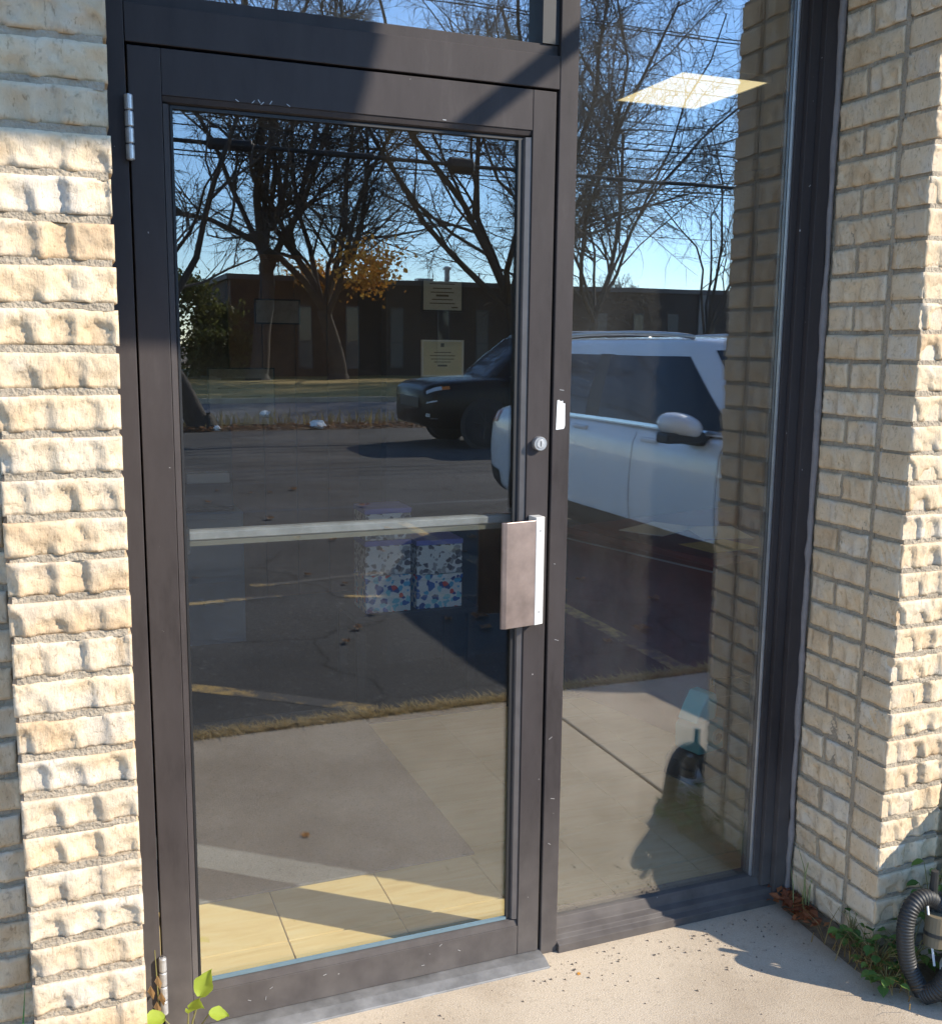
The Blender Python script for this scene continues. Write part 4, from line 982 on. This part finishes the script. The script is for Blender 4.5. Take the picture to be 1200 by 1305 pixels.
# grit on the paving by the sill
GRIT = mat('grit', (.10, .075, .055), .9)
def crumb(q, r):
    x = r.uniform(1.0, 1.75); y = -.04-abs(r.gauss(0, .09)); s = r.uniform(.0012, .004)
    if r.random() < .3: x, y = r.uniform(.3, 1.8), r.uniform(-.6, -.05)
    n = len(q.v); q.v += [(x-s, y, 0), (x+s*.6, y-s, 0), (x+s*.5, y+s, 0), (x, y, s*1.3)]; q.f += [(n, n+1, n+3), (n+1, n+2, n+3), (n+2, n, n+3)]
scatter('grit', 160, crumb, GRIT, 4, 'dark grit and crumbs on the paving by the sill')
# soil and weeds along the foot of the right hand pier
so = MB()
so.grid(lambda u, v: (1.845+.26*u**1.0*.6+v*.02, -.05-.45*u+v*.0, 0.002+.035*v*math.sin(math.pi*min(1, u*1.2+.05))+.008*math.sin(u*23)*v), 24, 4)
sl = MB(); r = random.Random(5)
pth = [(1.838, -.03), (1.835, -.12), (1.828, -.22), (1.82, -.33), (1.835, -.40), (1.90, -.43), (2.0, -.42), (2.1, -.40)]
for i, (x, y) in enumerate(pth):
    pass
sl.grid(lambda u, v: (lambda p, ang: (p[0]-.055*v*math.cos(ang)+.02*math.cos(ang), p[1]-.055*v*math.sin(ang)+.02*math.sin(ang), .03*(1-v)**1.5+.004*math.sin(u*61+v*9)*(1-v)))(
    (np.interp(u*7, range(8), [a for a, _ in pth]), np.interp(u*7, range(8), [b for _, b in pth])), np.interp(u*7, range(8), [0, 0, 0, .4, .9, 1.4, 1.57, 1.57])), 60, 6)
tag(sl.build('soil', EARTH, None, smooth=True), kind='structure')
def weed(loc, seed, n, size, h, m, label, name='weed', cat='weed', spread=.06):
    r = random.Random(seed); e = empty(name, loc, label=label, cat=cat)
    st = MB(); lf = MB()
    for q in range(n):
        a = r.uniform(0, 6.28); d = r.uniform(.2, 1)*spread; zz = r.uniform(.25, 1)*h
        tip = Vector((math.cos(a)*d, math.sin(a)*d, zz)); st.tube([(0, 0, 0), tuple(tip*.5+Vector((0, 0, zz*.2))), tuple(tip)], [.0016, .0013, .0008], 5, cap=False)
        u = Vector((math.cos(a+r.uniform(-.6, .6)), math.sin(a+r.uniform(-.6, .6)), r.uniform(-.5, .25))).normalized(); s = size*r.uniform(.6, 1.15)
        v = u.cross(Vector((0, 0, 1))).normalized(); nn = v.cross(u)
        k0 = len(lf.v); lf.v.append(tuple(tip))
        prof = [(.18, .30), (.42, .46), (.70, .34), (.9, .14)]
        for t_, wd in prof:
            for sd_ in (-1, 0, 1): lf.v.append(tuple(tip+u*s*t_+v*s*wd*sd_+nn*s*(.12*abs(sd_)-.25*t_*t_)))
        lf.v.append(tuple(tip+u*s-nn*s*.3))
        lf.f += [(k0, k0+2, k0+1), (k0, k0+3, k0+2)]
        for j in range(3):
            b = k0+1+j*3
            lf.f += [(b, b+1, b+4, b+3), (b+1, b+2, b+5, b+4)]
        b = k0+10; lf.f += [(b, b+1, k0+13), (b+1, b+2, k0+13)]
    st.build('stem', mat('weed_stem', (.18, .16, .05), .7), e, fix=False); lf.build('foliage', m, e, fix=False)
    return e
weed((1.832, -.27, .03), 1, 26, .026, .065, GLF, 'small leafy weed in the corner under the smooth-ended pilaster', spread=.05)
weed((1.835, -.37, .02), 2, 34, .028, .07, GLF, 'leafy green weed spreading at the pilaster foot', spread=.07)
weed((1.80, -.43, .01), 3, 26, .028, .05, GLF, 'low green weed sprawling over the paving edge', spread=.06)
weed((1.90, -.40, .02), 4, 26, .034, .10, GLF, 'taller green weed between pilaster and black hose', spread=.07)
weed((1.99, -.37, .05), 14, 24, .03, .22, GLF, 'green sprig growing in front of the green bin', spread=.05)
scatter('dry_grass_tuft', 130, lambda q, r: blade(q, r, 1.81+r.gauss(0, .02), -.36+r.gauss(0, .07), .01, r.uniform(.03, .10), .0016, 1.1), DRYG, 6, 'dry grass tangled among the weeds at the pilaster foot', 'grass')
GB_ = leaf_mat('green_blade', (.06, .16, .04), (.12, .26, .07))
scatter('grass_tuft', 9, lambda q, r: blade(q, r, 1.83+r.gauss(0, .012), -.10+r.gauss(0, .03), .0, r.uniform(.12, .24), .0022, .25), leaf_mat('pale_blade', (.22, .26, .08), (.4, .42, .18)), 7, 'thin upright grass blades in front of the brick jamb', 'grass', kind=None)
scatter('grass_tuft', 7, lambda q, r: blade(q, r, -.135+r.gauss(0, .012), -.36+r.gauss(0, .01), .02, r.uniform(.22, .36), .005, .22), GB_, 8, 'green grass blades left of the slim pilaster', 'grass', kind=None)
rd = leaf_mat('rust_leaf', (.24, .07, .03), (.42, .16, .06))
scatter('dry_leaf_heap', 90, lambda q, r: flat_leaf(q, r, 1.815+r.gauss(0, .018), -.07+r.gauss(0, .055), .004+r.random()*.03, r.uniform(.010, .022)), rd, 10, 'rust brown dry leaves heaped in the frame corner', 'leaves')
# yellow green plant at the hinge foot of the door
yp = empty('young_plant', (.19, -.11, .02), label='bright yellow green plant by the lower hinge', cat='plant')
stm = MB()
leafs = [((-.045, 0, .105), (-.9, -.2, .25), .055), ((.005, .0, .115), (.3, -.4, .3), .05), ((.03, 0, .14), (.35, .1, .8), .06), ((-.02, -.02, .09), (-.3, -.8, 0), .05), ((.045, -.01, .10), (.9, -.2, -.1), .045), ((.01, -.03, .085), (.1, -.9, -.2), .05)]
for p, d, s in leafs:
    s *= .95
    stm.tube([(0, 0, 0), (p[0]*.4, p[1]*.4, p[2]*.6), p], [.0025, .002, .0012], 6, cap=False)
    u = Vector(d).normalized(); v = u.cross(Vector((0, -.4, 1))).normalized(); nn = v.cross(u); q = MB(); n_ = 9
    def wdt(t): return .42*math.sin(math.pi*t**.75)*(1-.12*(math.sin(t*40) > 0))
    q.grid(lambda a, b: Vector(p)+u*s*b+v*s*wdt(max(.02, min(.985, b)))*(a*2-1)+nn*s*(.15*abs(a*2-1)-.2*b*b), 4, n_)
    q.build('leaf', YGL, yp, smooth=True, fix=False)
stm.build('stem', mat('weed_stem', (.18, .16, .05), .7), yp)
wl_ = empty('withered_plant', (.135, -.05, 0), label='withered orange leaves hanging beside the lower hinge', cat='plant'); q = MB()
for k in range(4):
    z = .13+.02*k; x = .012*math.sin(k*2.2); q.quad((x, 0, z), (x+.008, -.012, z-.012), (x+.004, -.004, z-.032), (x-.007, .002, z-.014))
q.build('foliage', leaf_mat('withered_leaf', (.42, .24, .10), (.55, .36, .18)), wl_, fix=False); MB().tube([(0, .01, 0), (.004, .006, .12), (.0, .0, .25)], [.002, .0016, .001], 5).build('stem', mat('weed_stem', (.18, .16, .05), .7), wl_)

# ------------------------------------------------------------------ hose machine and green bin at the right
GREEN = mat('green_plastic', (.015, .16, .06), .4, var=.15, scale=8)
gb = empty('plastic_bin', (2.37, -.50, 0), .0, label='dark green plastic bin beyond the pilaster', cat='bin')
MB().prism([(-.24, -.2), (.24, -.2), (.24, .2), (-.24, .2)], .0, .44, 2).build('tub', GREEN, gb, .05)
MB().lathe([(.22, .4405), (.25, .445), (.25, .465), (.2, .50), (.05, .52)], 32).build('lid', GREEN, gb, smooth=True)
RUB = mat('black_rubber', (.020, .020, .019), .55, var=.2, scale=30)
hm = empty('hose_vacuum', (0, 0, 0), label='white canister with looped black corrugated hose by the pilaster', cat='vacuum')
def hose(ctrl, r0, per, name):
    c = catmull(ctrl, 40); pts = []; rd_ = []; acc = 0
    for i, p in enumerate(c):
        if i: acc += np.linalg.norm(c[i]-c[i-1])
        pts.append(tuple(p)); rd_.append(r0*(1+.045*math.sin(acc/per*6.283)))
    return MB().tube(pts, rd_, 18).build(name, RUB, hm, smooth=True)
hose([(1.845, -.50, .022), (1.822, -.47, .09), (1.820, -.455, .17), (1.842, -.45, .222), (1.885, -.45, .236), (1.925, -.455, .205), (1.955, -.47, .15), (1.99, -.49, .10)], .020, .0075, 'hose')
hose([(1.845, -.50, .020), (1.86, -.53, .05), (1.885, -.545, .10), (1.925, -.55, .135), (1.98, -.55, .145), (2.05, -.54, .14)], .0225, .0075, 'hose')
MB().lathe([(.085, 0), (.10, .01), (.105, .07), (.09, .105), (.05, .118)], 36, (1.985, -.555, .002)).build('canister', mat('white_plastic', (.72, .72, .70), .35), hm, smooth=True)
cy = MB().tube([(1.895, -.475, .125), (1.90, -.472, .20)], .026, 20).build('connector', mat('tan_plastic', (.15, .12, .075), .45), hm)
MB().tube([(1.896, -.4745, .150), (1.897, -.474, .158)], .0275, 20).build('collar', RUB, cy)
MB().tube([(1.905, -.45, .2), (1.905, -.45, .30)], [.012, .009], 10).build('handle', RUB, hm)
MB().tube([(1.877, -.46, .23), (1.879, -.475, .16), (1.885, -.49, .08)], .003, 6).build('cable', WHITEP, hm)
